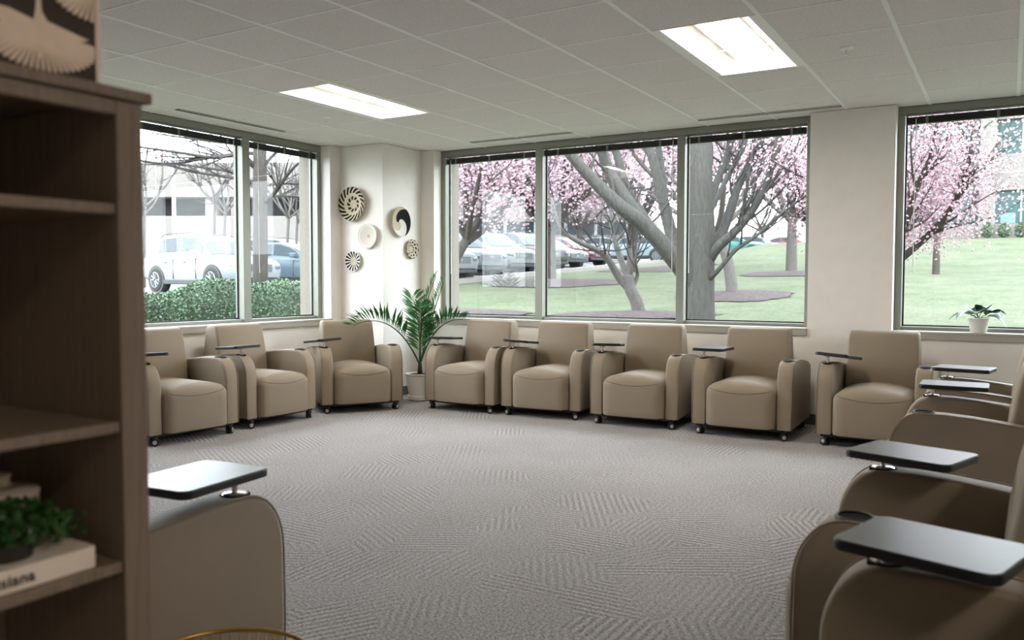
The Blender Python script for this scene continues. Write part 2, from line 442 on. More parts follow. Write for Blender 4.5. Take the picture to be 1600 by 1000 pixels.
for s in (-1, 1):
    a0, a1 = sorted((s*AX0, s*AX1))
    arm_me[s] = fin(*rounded_prism(arm_profile(), 0, a0, a1, .017, 3), 'arm', M_VINYL)
# piping that follows the outline of the arm's outer face
def piping(s):
    pr = arm_profile(); pts = [(s*(AX1-.003), y, z) for y, z in pr[:-4]]
    return MB().tube(pts, .0035, 5)
pipe_me = {s: piping(s).mesh('piping', M_VINYL, smooth=True) for s in (-1, 1)}
def seat_mesh():
    bm = bmesh.new()
    x1, y0, y1, z0, z1 = .272, -.447, .12, .088, .400
    nx, ny, nz = 14, 14, 8
    me = bpy.data.meshes.new('seat')
    bmesh.ops.create_cube(bm, size=1)
    bmesh.ops.subdivide_edges(bm, edges=bm.edges[:], cuts=11, use_grid_fill=True)
    r = .055
    for v in bm.verts:
        p = Vector((v.co.x*2*x1, (v.co.y+.5)*(y1-y0)+y0, (v.co.z+.5)*(z1-z0)+z0))
        # rounded edges
        q = p.copy(); c = Vector((max(-x1+r, min(x1-r, p.x)), max(y0+r, min(y1-r, p.y)), max(z0+.02, min(z1-r, p.z))))
        d = p - c
        if d.length > 1e-6:
            lim = r if p.z > (z0+z1)/2 else .03
            k = max(abs(d.x), abs(d.y), abs(d.z))
            q = c + d*(k/d.length)
        tx = 1-(q.x/x1)**2; ty = min(1, max(0, (q.y-y0)/.10)); ty = ty*(2-ty)
        if q.z > .33: q.z += .052*tx*(.30+.70*ty)*min(1, (q.z-.33)/.06)
        if q.y < y0+.02: q.y -= .012*tx
        v.co = q
    bmesh.ops.recalc_face_normals(bm, faces=bm.faces)
    return fin(bm, me, 'seat', M_VINYL, tri=False)
seat_me = seat_mesh()
from mathutils.bvhtree import BVHTree
_bm = bmesh.new(); _bm.from_mesh(seat_me); _bv = BVHTree.FromBMesh(_bm)
seam_pts = []
for i in range(25):
    x = -.250 + .500*i/24; z = .388-.034*(1-(x/.255)**2)
    h = _bv.ray_cast(Vector((x, -1, z)), Vector((0, 1, 0)))[0]
    if h is not None: seam_pts.append((x, h.y-.0008, z))
_bm.free()
seam_me = MB().tube(seam_pts, .0022, 5).mesh('seam', M_SEAM)
def back_mesh():
    prof = [(.085, .20), (.085, .43), (.098, .57), (.120, .70), (.140, .79), (.152, .822), (.172, .838), (.20, .842), (.262, .838), (.285, .824), (.296, .80), (.318, .60), (.335, .40), (.345, .12), (.10, .12)]
    bm, me = rounded_prism(prof, 0, -.268, .268, .022, 3)
    for v in bm.verts:
        k = 1-.05*max(0, min(1, (v.co.z-.5)/.33)); v.co.x *= k
        if v.co.y < .16 and v.co.z > .4: v.co.y -= .012*(1-(v.co.x/.27)**2)
    return fin(bm, me, 'backrest', M_VINYL)
back_me = back_mesh()
base_me = MB().box(-.36, .36, -.38, .34, .062, .09).mesh('base_frame', M_BLACK, bevel=.006)
def caster():
    m = MB(); m.tube([(0, -.012, .062), (0, 0, .088)], [.012, .014], 10); m.box(-.016, .016, -.022, .012, .038, .066)
    return m.mesh('caster', M_RUBBER, bevel=.004)
caster_me = caster()
wheel_me = MB().tube([(-.024, 0, 0), (-.022, 0, 0), (-.006, 0, 0), (-.006, 0, 0), (.006, 0, 0), (.006, 0, 0), (.022, 0, 0), (.024, 0, 0)], [.024, .029, .029, .015, .015, .029, .029, .024], 18).mesh('wheel', M_RUBBER, smooth='auto')
_h = MB()
for s in (-1, 1): _h.tube([(s*.023, 0, 0), (s*.028, 0, 0), (s*.030, 0, 0)], [.017, .015, .006], 14)
hub_me = _h.mesh('hub', M_STEEL, smooth='auto')
def round_rect(w_, h_, r, n=5):
    p = []
    for cx, cy, a in ((w_/2-r, h_/2-r, 0), (-w_/2+r, h_/2-r, 90), (-w_/2+r, -h_/2+r, 180), (w_/2-r, -h_/2+r, 270)):
        for i in range(n+1):
            t = R(a+90*i/n); p.append((cx+r*math.cos(t), cy+r*math.sin(t)))
    return p
# tablet: long side along y; pivot at its local origin
TCX, TCY = .040, .107
def tab_poly(g): return [(x+TCX, y+TCY) for x, y in round_rect(.256-g, .325-g, .030-g/2)]
tablet_me = MB().prism(tab_poly(.004), 2, .0105, .0225).mesh('writing_tablet', M_TABLET, bevel=.001, seg=1)
edge_me = MB().prism(tab_poly(0), 2, -.001, .0205).mesh('edge_band', M_BLACK, bevel=.003, seg=2)
post_me = MB().cyl((0, 0, .598), (0, 0, .664), .009, n=12).lathe([(.0, .666), (.03, .666), (.03, .662), (.012, .655)], 16).mesh('post', M_CHROME, smooth='auto')
swivel_me = MB().lathe([(.036, .575), (.036, .614), (.031, .618), (.0, .619)], 24).mesh('swivel_base', M_CHROME, smooth='auto')
blackpad_me = MB().lathe([(.043, .570), (.043, .6125), (.0, .6125)], 24).mesh('post_grommet', M_CUP, smooth='auto')
cup_me = MB().lathe([(.046, .570), (.047, .616), (.040, .6165), (.037, .6135), (.0, .6132)], 28).mesh('cup_holder', M_CUP, smooth='auto')
rim_me = MB().lathe([(.047, .575), (.050, .610), (.049, .6165), (.046, .6185), (.043, .6165)], 28).mesh('cup_rim', M_RUBBER, smooth=True)
PX, PY = .334, ARM_Y+.135

def chair(label, cx, cy, rz, tab=0., tilt=(0, 0)):
    g = 'taupe tablet-arm lounge chairs'
    t = thing('lounge_chair', label, 'chair', (cx, cy, 0), rz, g)
    link('base_frame', base_me, t)
    s_ = link('seat', seat_me, t); link('seam', seam_me, s_)
    link('backrest', back_me, t)
    for s in (-1, 1):
        a = link('armrest', arm_me[s], t); link('piping', pipe_me[s], a)
    c = link('cup_holder', cup_me, t, (PX, PY+.012, -.001)); c['label'] = 'black round cup holder'; link('cup_rim', rim_me, c)
    p = link('tablet_post', post_me, t, (-PX, PY, 0)); p['label'] = 'slim chrome post'; link('swivel_base', swivel_me, p); link('post_grommet', blackpad_me, p)
    tb = link('writing_tablet', tablet_me, t, (-PX, PY, .6655), (tilt[0], tilt[1], tab)); tb['label'] = 'dark writing tablet with black edge'
    link('edge_band', edge_me, tb)
    for sx in (-1, 1):
        for yy in (-.365, .31):
            k = link('caster', caster_me, t, (sx*.325, yy, 0)); w_ = link('wheel', wheel_me, k, (0, -.006, .029)); 
            w_.rotation_euler = (0, 0, R(90 if yy < 0 else 20) + sx*R(35)); link('hub', hub_me, k, (0, -.006, .029), w_.rotation_euler[:])
    return t
def from_casters(ax, ay, bx_, by_, rot=None):
    r = math.atan2(by_-ay, bx_-ax) if rot is None else R(rot)
    mx, my = (ax+bx_)/2, (ay+by_)/2
    return mx - math.sin(r)*.365, my + math.cos(r)*.365, r
chair('taupe lounge chair half hidden behind the dark bookcase post', *from_casters(-4.236, -.663, -4.184, -.021), R(-12), (R(-4), 0))
chair('taupe lounge chair under the left window, second from the bookcase', *from_casters(-4.207, .239, -4.192, .858), R(-8), (R(-4), R(-1)))
chair('taupe lounge chair angled in front of the corner column', *from_casters(-4.208, 1.145, -3.852, 1.68), R(14), (R(-6), R(-2)))
chair('taupe lounge chair right beside the potted palm', *from_casters(-3.555, 1.908, -2.933, 1.922), R(12), (R(-3.5), 0))
chair('taupe lounge chair below the left mullion of the back window', *from_casters(-2.732, 1.957, -2.09, 2.016), R(4), (R(-5), R(3)))
chair('taupe lounge chair below the right mullion of the back window', *from_casters(-1.839, 1.973, -1.187, 2.003), R(14), (R(-4), 0))
chair('taupe lounge chair below the pane with the thick trunk', *from_casters(-.922, 1.96, -.277, 1.972), R(-4))
chair('taupe lounge chair in front of the blank wall pier left of sill plant', *from_casters(.036, 1.985, .681, 1.985), R(-12), (R(-7), R(3)))
chair('taupe lounge chair of right row farthest away, below the sill plant', 1.13, 1.145, R(-90), R(-10))
chair('taupe lounge chair of right row, second from the back wall', 1.115, .13, R(-90), R(0))
chair('taupe lounge chair of right row, second nearest the camera', 1.115, -1.92, R(-90), R(-18))
chair('taupe lounge chair at the bottom right corner, nearest the camera', 1.244, -2.92, R(-90), R(-16))
chair('taupe lounge chair in the foreground beside the bookcase, facing away', -1.05, -3.20, R(180), R(6))

# ------------------------------------------------------------------ bookcase in the foreground
def wood():
    t = NT('bookcase_laminate'); co = t.coord()
    mp = t.n('ShaderNodeMapping'); mp.inputs['Scale'].default_value = (40, 40, 2.0); t.l(co, mp.inputs['Vector'])
    n1 = t.noise(mp.outputs[0], 3, 5, .6)
    t.bsdf(t.mix(n1.outputs['Fac'], rgba((92, 79, 67)), rgba((142, 124, 106))), .5, 0, .4, t.bump(n1.outputs['Fac'], .1, .002)); return t.m
M_WOOD = wood()
BX = .112; BY1 = -3.800; BY0 = -4.95; BD = .33; BZ = 1.5
bk = thing('bookcase', 'dark brown wood-grain bookcase in the left foreground', 'bookcase', (BX-BD/2, (BY0+BY1)/2, 0))
ox, oy = bk.location.x, bk.location.y
def bpart(name, x0, x1, y0, y1, z0, z1, bev=.002): return MB().box(x0-ox, x1-ox, y0-oy, y1-oy, z0, z1).build(name, M_WOOD, bk, bevel=bev)
bpart('top_board', BX-BD-.006, BX+.008, BY0-.012, BY1+.012, 1.4845, BZ)
bpart('face_rail', BX-.02, BX, BY0+.041, BY1-.041, 1.462, 1.4835)
bpart('side_panel', BX-BD, BX, BY1-.041, BY1, 0, 1.4835)
bpart('side_panel', BX-BD, BX, BY0, BY0+.041, 0, 1.4835)
bpart('back_panel', BX-BD, BX-BD+.012, BY0+.042, BY1-.042, .06, 1.4835)
for z in (1.338, 1.0277, .825, .45): bpart('shelf', BX-BD+.013, BX-.004, BY0+.042, BY1-.042, z-.0155, z)
bpart('plinth', BX-BD+.02, BX-.02, BY0+.042, BY1-.042, 0, .08)

# framed bird print leaning on top of the bookcase
M_PRINT = plain('print_dark_brown', (52, 38, 30), .7)
M_PAPER = plain('print_cream', (226, 204, 182), .75, var=.04, scale=40)
pr = thing('bird_print', 'dark brown picture with cream flying cranes on top of the bookcase', 'picture', (BX-.035, -3.994, BZ+.0005))
AW = .157   # half width
MB().box(-.024, -.002, -AW, AW, 0, .42).build('canvas', M_PAPER, pr, bevel=.003)
MB().box(-.002, 0, -AW, AW-.010, 0, .42).build('print_ground', M_PRINT, pr)
def bird(name, cy, cz, sc, feathers, tilt=0, clip=AW-.012):
    m = MB(); x0, x1 = .0002, .0008; lay = [0]
    def poly(pts):
        out = []
        ct, st = math.cos(tilt), math.sin(tilt)
        for y, z in pts:
            y, z = y*sc, z*sc; yy, zz = cy + y*ct - z*st, cz + y*st + z*ct
            out.append((max(-AW+.002, min(clip, yy)), max(.001, min(.419, zz))))
        lay[0] += 1; m.prism(out, 0, x0, x1 + .00006*lay[0])
    poly([(-.06, .02), (-.035, .16), (-.02, .42), (.02, .42), (.035, .14), (.10, .04), (.30, .0), (.62, -.06), (.40, -.16), (.16, -.20), (.05, -.32), (0, -.42), (-.05, -.32), (-.16, -.20), (-.40, -.13), (-.62, .08), (-.34, .08)])
    poly([(.40*math.cos(R(-170*k/14-5)), -.07+.27*math.sin(R(-170*k/14-5))) for k in range(15)] + [(-.2, .03), (.2, .01)])
    n = feathers
    for i in range(n):
        a = R(-8 - 164*i/(n-1)); L = .66 - .10*abs(math.sin(a))**2; w_ = .030
        bx0, bz0 = .12*math.cos(a), -.08+.10*math.sin(a)
        d = Vector((math.cos(a), math.sin(a)*.68)); nrm = Vector((-d.y, d.x))
        b0 = Vector((bx0, bz0)); e = b0 + d*L
        pts = [b0 - nrm*w_*.5, b0 + d*(L*.93) - nrm*w_, e - nrm*w_*.4, e + nrm*w_*.4, b0 + d*(L*.93) + nrm*w_, b0 + nrm*w_*.5]
        poly([(p.x, p.y) for p in pts])
    m.build(name, M_PAPER, pr)
bird('crane', .067, .072, .113, 26)
bird('crane', .160, .156, .113, 26, R(10))
bird('crane', -.045, .19, .113, 26, R(-12))
bird('crane', .07, .30, .113, 26, R(5))

# book with a printed spine, jar and small leafy plant on the lower shelf
M_BOOK = plain('book_cream', (222, 206, 190), .7)
bo = thing('book', 'thick cream book lying flat with dark serif lettering on spine', 'book', (BX-.10, -4.024, .8255))
MB().box(-.11, .085, -.147, .147, 0, .003).build('cover', M_BOOK, bo)
MB().box(-.11, .085, -.147, .147, .028, .031).build('cover', M_BOOK, bo)
MB().box(-.105, .079, -.144, .144, .0035, .0275).build('pages', plain('book_pages', (232, 224, 208), .8), bo)
MB().box(.0805, .0855, -.147, .147, 0, .031).build('spine', M_BOOK, bo, bevel=.001)
tcu = bpy.data.curves.new('title', 'FONT'); tcu.body = 'Louisiana'; tcu.size = .0215; tcu.extrude = .0003; tcu.offset = .0005; tcu.align_x = 'RIGHT'; tcu.space_character = 1.05
tob = bpy.data.objects.new('title', tcu)
tmp = bpy.data.objects.new('tmp_title', tcu); COL.objects.link(tmp)
bpy.context.view_layer.update()
tme = bpy.data.meshes.new_from_object(tmp.evaluated_get(bpy.context.evaluated_depsgraph_get()))
bpy.data.objects.remove(tmp); bpy.data.objects.remove(tob)
tme.materials.clear(); tme.materials.append(plain('book_ink', (40, 32, 28), .7))
lo = link('title', tme, bo, (.0862, .062, .0085), (R(90), 0, R(90)))
lo['label'] = 'dark serif title lettering'

jar = thing('canister', 'small pale lidded canister standing on the book behind the shelf plant', 'jar', (BX-.155, -3.926, .8568))
jar.scale = (.90, .90, .88)
MB().lathe([(0, 0), (.046, 0), (.05, .006), (.05, .068), (.046, .072)], 24).build('body', plain('jar_glaze', (190, 172, 150), .4), jar, smooth='auto')
MB().lathe([(.051, .072), (.051, .080), (.03, .086), (.012, .088), (.009, .098), (.013, .106), (.0, .110)], 24).build('lid', plain('jar_lid', (200, 185, 165), .4), jar, smooth='auto')

M_LEAF_D = plain('small_plant_leaf', (44, 84, 34), .5, var=.35, scale=25)
sp_ = thing('shelf_plant', 'small bushy green plant sitting on the cream book', 'plant', (BX-.066, -3.972, .857))
rng = random.Random(5)
MB().lathe([(0, 0), (.032, 0), (.036, .022), (.032, .024), (.0, .022)], 18).build('pot', plain('shelf_pot', (40, 34, 30), .6), sp_, smooth='auto')
m = MB()
for i in range(420):
    a = rng.uniform(0, 6.28); e = rng.uniform(.05, 1.5); r = rng.uniform(.3, 1)**.6
    c = Vector((math.cos(a)*math.cos(e)*r*.045, math.sin(a)*math.cos(e)*r*.115, .010+math.sin(e)*r*.062))
    d = Vector((rng.uniform(-1, 1), rng.uniform(-1, 1), rng.uniform(-.4, 1))).normalized(); q = d.orthogonal().normalized(); L = rng.uniform(.010, .019); W = L*.42
    n_ = d.cross(q)*L*.12
    m.add([c, c+d*L*.5+q*W, c+d*L+n_, c+d*L*.5-q*W, c+d*L*.5-n_], [(0, 1, 4), (1, 2, 4), (2, 3, 4), (3, 0, 4)])
lv = m.build('leaves', M_LEAF_D, sp_); lv['kind'] = 'stuff'
m = MB()
for i in range(14):
    a = rng.uniform(0, 6.28); m.tube([(0, 0, .02), (.02*math.cos(a), .03*math.sin(a), .04), (.045*math.cos(a), .085*math.sin(a), rng.uniform(.02, .06))], .0009, 4)
m.build('stems', M_LEAF_D, sp_)['kind'] = 'stuff'

# gold wire basket between the bookcase and the foreground chair
M_GOLD = plain('brass_wire', (190, 150, 80), .28, metal=1)
gb = thing('wire_basket', 'round gold wire basket on the carpet at lower left edge', 'basket', (-.235, -3.40, 0))
ZR = .40; RR_ = .205
MB().tube([(RR_*math.cos(2*math.pi*i/48), RR_*math.sin(2*math.pi*i/48), ZR) for i in range(49)], .005, 8).build('rim', M_GOLD, gb, smooth=True)
MB().tube([(.15*math.cos(2*math.pi*i/40), .15*math.sin(2*math.pi*i/40), .005) for i in range(41)], .005, 8).build('base_ring', M_GOLD, gb, smooth=True)
wire_me = MB().tube([(.15, 0, .005), (.175, 0, .15), (.195, 0, .3), (RR_, 0, ZR)], .0017, 5).mesh('wire', M_GOLD, smooth=True)
for i in range(60): link('wire', wire_me, gb, None, (0, 0, 2*math.pi*i/60))
MB().lathe([(0, .012), (.148, .012), (.148, .016), (0, .016)], 32).build('bottom_plate', M_GOLD, gb)

# ------------------------------------------------------------------ potted palm in the corner
M_POT = plain('pot_white', (226, 222, 216), .4)
M_SOIL = plain('soil', (42, 30, 24), .95, var=.4, scale=60, bump=.6, bscale=90)
M_STEM = plain('palm_stem', (40, 70, 34), .5, var=.2)
M_PALM = plain('palm_leaflet', (44, 104, 46), .42, var=.3, scale=12)
pl = thing('potted_palm', 'green potted palm in a white pot in the room corner', 'plant', (-4.02, 2.30, 0))
pot_ = MB().lathe([(0, .05), (.115, .05), (.128, .12), (.145, .262), (.153, .268), (.153, .278), (.143, .278), (.138, .255), (.0, .255)], 32).build('pot', M_POT, pl, smooth='auto')
MB().lathe([(0, 0), (.105, 0), (.122, .012), (.126, .048), (.118, .050), (.0, .049)], 32).build('saucer', M_POT, pl, smooth='auto')
MB().lathe([(.137, .256), (.10, .268), (.03, .272), (0, .270)], 24).build('soil', M_SOIL, pl, smooth=True)
MB().tube([(0, 0, .25), (.0, 0, .33), (.004, -.004, .40)], [.030, .026, .018], 10).build('stem_base', plain('palm_sheath', (52, 44, 34), .8, var=.3, scale=30), pl, smooth=True)
rng = random.Random(11)
def frond(base, mid, tip, n=22, ll=.24, start=.42, lift=.35):
    base, mid, tip = Vector(base), Vector(mid), Vector(tip)
    def B(t): return base*(1-t)**2 + mid*2*t*(1-t) + tip*t*t
    pts = [B(i/16) for i in range(17)]
    fr = MB().tube(pts, [.008*(1-.8*i/16)+.0012 for i in range(17)], 6).build('frond', M_STEM, pl, smooth=True)
    mm = MB()
    for i in range(n):
        t = start + (1-start)*i/(n-1); p = B(t); d = (B(min(1, t+.02))-B(t-.02)).normalized()
        side = d.cross(Vector((0, 0, 1)));
        if side.length < .1: side = Vector((1, 0, 0))
        side.normalize(); upv = side.cross(d).normalized()
        L = ll*(.45+.55*math.sin(math.pi*min(1, .18+.75*(i/(n-1)))))*rng.uniform(.88, 1.1)
        for s in (-1, 1):
            ld = (side*s*rng.uniform(.7, .95)*(1 if lift < .6 else .55) + d*rng.uniform(.45, .8) + upv*rng.uniform(.5*lift, lift)).normalized()
            wv = ld.cross(upv).normalized()*.012
            mids = p + ld*L*.5; e = p + ld*L - Vector((0, 0, L*rng.uniform(.05, .18)))
            mm.add([p, mids+wv, e, mids-wv, mids+upv*.003], [(0, 1, 4), (1, 2, 4), (2, 3, 4), (3, 0, 4)])
    mm.build('leaflets', M_PALM, fr)
# offsets in the plane facing the camera (RGT) plus depth
def pp(a, z, dep=0): return (a*.858 - dep*.513, a*.513 + dep*.858, z)
b0 = (0, 0, .36)
frond(b0, pp(-.20, .99, -.45), pp(-.58, .80, -.58), 30, .27, .30, .95)
frond(b0, pp(-.02, .85), pp(.17, 1.28, .02), 30, .27, .30, .35)
frond(b0, pp(.10, .80), pp(.25, 1.22, -.02), 26, .25, .30, .3)
frond(b0, pp(.02, .75), pp(-.06, 1.08, -.12), 26, .28, .28, .3)
frond(b0, pp(.14, .86), pp(.46, .84, -.10), 28, .24, .30, .9)
frond(b0, pp(.0, .65), pp(.04, .98, -.10), 22, .22, .25, .3)

# alocasia-like plant on the right window sill
sl = thing('sill_plant', 'small dark-veined leafy plant in white pot on the right sill', 'plant', (.995, 2.93, SILL+.0005))
MB().lathe([(0, 0), (.055, 0), (.062, .03), (.074, .108), (.077, .113), (.071, .115), (.066, .095), (.0, .095)], 28).build('pot', M_POT, sl, smooth='auto')
MB().lathe([(.066, .096), (.03, .102), (0, .102)], 20).build('soil', M_SOIL, sl, smooth=True)
def veined():
    t = NT('alocasia_leaf'); co = t.coord('UV'); sx = t.n('ShaderNodeSeparateXYZ'); t.l(co, sx.inputs[0])
    a = t.math('ABSOLUTE', t.math('SUBTRACT', sx.outputs[0], .5))
    v = t.math('SUBTRACT', sx.outputs[1], a)
    st = t.math('GREATER_THAN', t.math('SINE', t.math('MULTIPLY', v, 42)), .78)
    mid = t.math('LESS_THAN', a, .035)
    k = t.math('MAXIMUM', st, mid)
    t.bsdf(t.mix(k, rgba((26, 62, 48)), rgba((150, 180, 150))), .35, 0, .5); return t.m
M_ALO = veined()
rng = random.Random(3)
def big_leaf(az, el, L, W, droop):
    d = Vector((math.cos(az)*math.cos(el), math.sin(az)*math.cos(el), math.sin(el)))
    p0 = Vector((0, 0, .10)); p1 = p0 + d*.07
    side = Vector((-math.sin(az), math.cos(az), 0))
    st = MB().tube([p0, p0+d*.035+Vector((0, 0, .01)), p1], .0028, 6).build('petiole', plain('petiole', (60, 80, 50), .5), sl)
    vs_, fs, uv = [], [], []
    N, K = 9, 5
    for i in range(N):
        t = i/(N-1); wd = W*math.sin(math.pi*min(1, .12+.88*t))**.8*(1-t*.15) if t < 1 else 0
        c = p1 + d*L*t + Vector((0, 0, -droop*L*t*t))
        for j in range(K):
            s = -1+2*j/(K-1); vs_.append(c + side*wd*s*.5 + Vector((0, 0, abs(s)*wd*.18))); uv.append((j/(K-1), t))
    for i in range(N-1):
        for j in range(K-1):
            a = i*K+j; fs.append((a, a+1, a+K+1, a+K))
    me = bpy.data.meshes.new('leaf'); me.from_pydata([v[:] for v in vs_], [], fs); me.materials.append(M_ALO)
    ul = me.uv_layers.new(name='UVMap')
    for lp in me.loops: ul.data[lp.index].uv = uv[lp.vertex_index]
    me.polygons.foreach_set('use_smooth', [True]*len(me.polygons)); link('leaf', me, st)
for az, el, L, W, dr in ((-100, 45, .13, .12, .9), (-150, 35, .14, .10, 1.0), (-30, 35, .15, .11, .8), (12, 36, .16, .10, .7), (175, 30, .17, .06, .9), (70, 50, .13, .11, .6), (-60, 60, .13, .11, .7), (-10, 20, .13, .10, 1.1), (120, 45, .14, .10, .6), (-125, 62, .12, .11, .8)):
    big_leaf(R(az), R(el), L*1.05, W*1.3, dr*.85)

# ------------------------------------------------------------------ woven wall baskets on the corner column
def basket_mat(name, kind):
    t = NT(name); co = t.coord(); sx = t.n('ShaderNodeSeparateXYZ'); t.l(co, sx.inputs[0])
    x, y = sx.outputs[0], sx.outputs[1]     # unit disc in object space
    r = t.math('SQRT', t.math('ADD', t.math('MULTIPLY', x, x), t.math('MULTIPLY', y, y)))
    th = t.math('ARCTAN2', y, x)
    straw, dark, white = rgba((196, 184, 160)), rgba((26, 26, 24)), rgba((226, 222, 216))
    def band(lo_, hi_): return t.math('MULTIPLY', t.math('GREATER_THAN', r, lo_), t.math('LESS_THAN', r, hi_))
    def swirl(n, tw, cut): return t.math('GREATER_THAN', t.math('SINE', t.math('ADD', t.math('MULTIPLY', th, n), t.math('MULTIPLY', r, tw))), cut)
    if kind == 'spiral':
        k = t.math('MAXIMUM', t.math('MULTIPLY', band(.66, 1.0), swirl(18, 20, -.25)), t.math('MULTIPLY', band(.27, .46), swirl(9, 12, -.3))); col = t.mix(k, straw, dark)
    elif kind == 'dots':
        k = t.math('MULTIPLY', swirl(20, 60, .5), t.math('LESS_THAN', r, .8)); col = t.mix(k, white, rgba((196, 174, 150))); col = t.mix(t.math('LESS_THAN', r, .16), col, rgba((200, 176, 140)))
    elif kind == 'rays':
        k = t.math('MULTIPLY', band(.40, .97), swirl(15, 0, -.15)); col = t.mix(k, white, dark); col = t.mix(t.math('LESS_THAN', r, .38), col, straw)
    elif kind == 'wave':
        # three-tone swirl: rotate by radius, then cut the angle into three sectors
        a = t.math('FRACT', t.math('DIVIDE', t.math('ADD', t.math('ADD', th, 11.06), t.math('MULTIPLY', r, 2.72)), 2*math.pi))
        col = t.mix(t.math('GREATER_THAN', a, .36), dark, straw); col = t.mix(t.math('GREATER_THAN', a, .74), col, white)
    else:
        k = t.math('MULTIPLY', t.math('GREATER_THAN', t.math('SINE', t.math('MULTIPLY', r, 20)), -.3), swirl(10, 9, -.2)); col = t.mix(k, rgba((206, 196, 176)), dark)
        col = t.mix(t.math('LESS_THAN', r, .2), col, straw)
    coil = t.math('SINE', t.math('MULTIPLY', r, 110))
    t.bsdf(col, .85, 0, .2, t.bump(coil, .4, .01)); return t.m
def basket(label, kind, c, rad, face):
    root = thing('wall_basket', label, 'basket', c, 0, 'woven baskets on the corner column')
    # local z is the outward normal
    root.rotation_euler = (R(90), 0, 0) if face == 'y' else (R(90), 0, R(90))
    mt = basket_mat('basket_'+kind, kind)
    prof = [(0, .10), (.15, .10), (.3, .115), (.5, .16), (.72, .23), (.9, .29), (1.0, .31)]
    back = [(1.0, .28), (.9, .25), (.7, .185), (.45, .11), (.2, .03), (0, .03)]
    o = MB().lathe(prof+back, 48).build('bowl', mt, root, smooth=True); o.scale = (rad, rad, rad)
    e = MB().tube([(1.0*math.cos(2*math.pi*i/48), 1.0*math.sin(2*math.pi*i/48), .297) for i in range(49)], .032, 6).build('rim', mt, root, smooth=True); e.scale = (rad, rad, rad)
basket('large woven wall basket with black and straw spiral, topmost', 'spiral', (-4.80, 2.1995, 2.045), .178, 'y')
basket('pale dotted woven wall basket below the spiral one', 'dots', (-4.60, 2.1995, 1.702), .128, 'y')
basket('small woven wall basket with black radiating stripes', 'rays', (-4.81, 2.1995, 1.442), .105, 'y')
basket('woven wall basket with black, white and straw wave', 'wave', (-4.4195, 2.45, 1.86), .155, 'x')
basket('small speckled black and white basket nearest the palm', 'speck', (-4.4195, 2.66, 1.578), .102, 'x')
# ================================================================== outdoors
def interp(tab, x):
    if x <= tab[0][0]: return tab[0][1]
    for (a, va), (b, vb) in zip(tab, tab[1:]):
        if x <= b: return va + (vb-va)*(x-a)/(b-a)
    return tab[-1][1]
G_LAWN = [(3, .40), (8, .46), (11.5, .56), (16, .95), (20, 1.2), (26, 1.55), (40, 3.25), (60, 3.8), (120, 5.0)]
G_LOT = [(-60, .70), (9, .78), (14, .92), (18, 1.16), (31, 1.85), (45, 2.6), (70, 3.5), (130, 4.6)]
K0 = at(690, 446, 26.5); K1 = at(950, 425, 38.5)          # kerb line between lawn and parking lot
KD = Vector((K1.x-K0.x, K1.y-K0.y)).normalized(); KN = Vector((KD.y, -KD.x))
def kerb_s(x, y): return (x-K0.x)*KN.x + (y-K0.y)*KN.y
def ground(x, y):
    s = kerb_s(x, y); lot = interp(G_LOT, y)
    if s <= 0: return lot
    t = min(1, s/6.0); t = t*t*(3-2*t)
    return lot + (interp(G_LAWN, y)-lot)*t
def gp(u, depth):
    p = at(u, 446, depth); return Vector((p.x, p.y, ground(p.x, p.y)))

def lawn_mat():
    t = NT('lawn_grass'); co = t.coord()
    n1 = t.noise(co, .9, 4, .6); n2 = t.noise(co, 7, 5, .75); n3 = t.noise(co, 30, 3, .7)
    def hi(o, a=.34, b=.66):
        mr = t.n('ShaderNodeMapRange'); mr.inputs[1].default_value = a; mr.inputs[2].default_value = b; t.l(o, mr.inputs[0]); return mr.outputs[0]
    c = t.mix(hi(n1.outputs['Fac']), rgba((64, 79, 54)), rgba((98, 99, 82)))
    c = t.mix(t.math('MULTIPLY', hi(n2.outputs['Fac']), .75), c, rgba((112, 110, 93)))
    c = t.mix(t.math('MULTIPLY', hi(n3.outputs['Fac']), .6), c, rgba((44, 60, 38)))
    t.bsdf(c, .9, 0, .1, t.bump(n2.outputs['Fac'], .8, .06)); return t.m
M_LAWN = lawn_mat()
M_ASPH = plain('asphalt', (92, 92, 94), .9, var=.12, scale=20)
M_KERB = plain('kerb_concrete', (128, 124, 120), .85, var=.06)
M_MULCH = plain('mulch', (52, 40, 39), .95, var=.7, scale=14, bump=1, bscale=50)
xs = [-70, -58, -48, -40] + [-36+1.5*i for i in range(20)] + [FX1-.17] + [-4+1.5*i for i in range(16)] + [24, 34, 48]
xs = sorted(set(xs)); ys = sorted(set([-60, -40, -25, -12, -6, -2, 0, 1.5, T_OUT] + [4+1.2*i for i in range(34)] + [48, 54, 60, 70, 85, 110, 130]))
def terrain(name, label, cat, keep, mat, dz=0):
    m = MB(); idx = {}
    def vid(i, j):
        if (i, j) not in idx:
            idx[(i, j)] = len(m.v); x, y = xs[i], ys[j]; m.v.append((x, y, ground(x, y)+dz))
        return idx[(i, j)]
    for i in range(len(xs)-1):
        for j in range(len(ys)-1):
            cx, cy = (xs[i]+xs[i+1])/2, (ys[j]+ys[j+1])/2
            if cx > FX1-.17 and cy < T_OUT: continue
            if keep(cx, cy): m.f.append((vid(i, j), vid(i+1, j), vid(i+1, j+1), vid(i, j+1))); m.mi.append(0)
    o = m.build(name, mat, smooth=True); return tag(o, label, cat, kind='structure')
terrain('lawn', 'sloping green lawn outside the windows', 'lawn', lambda x, y: True, M_LAWN)
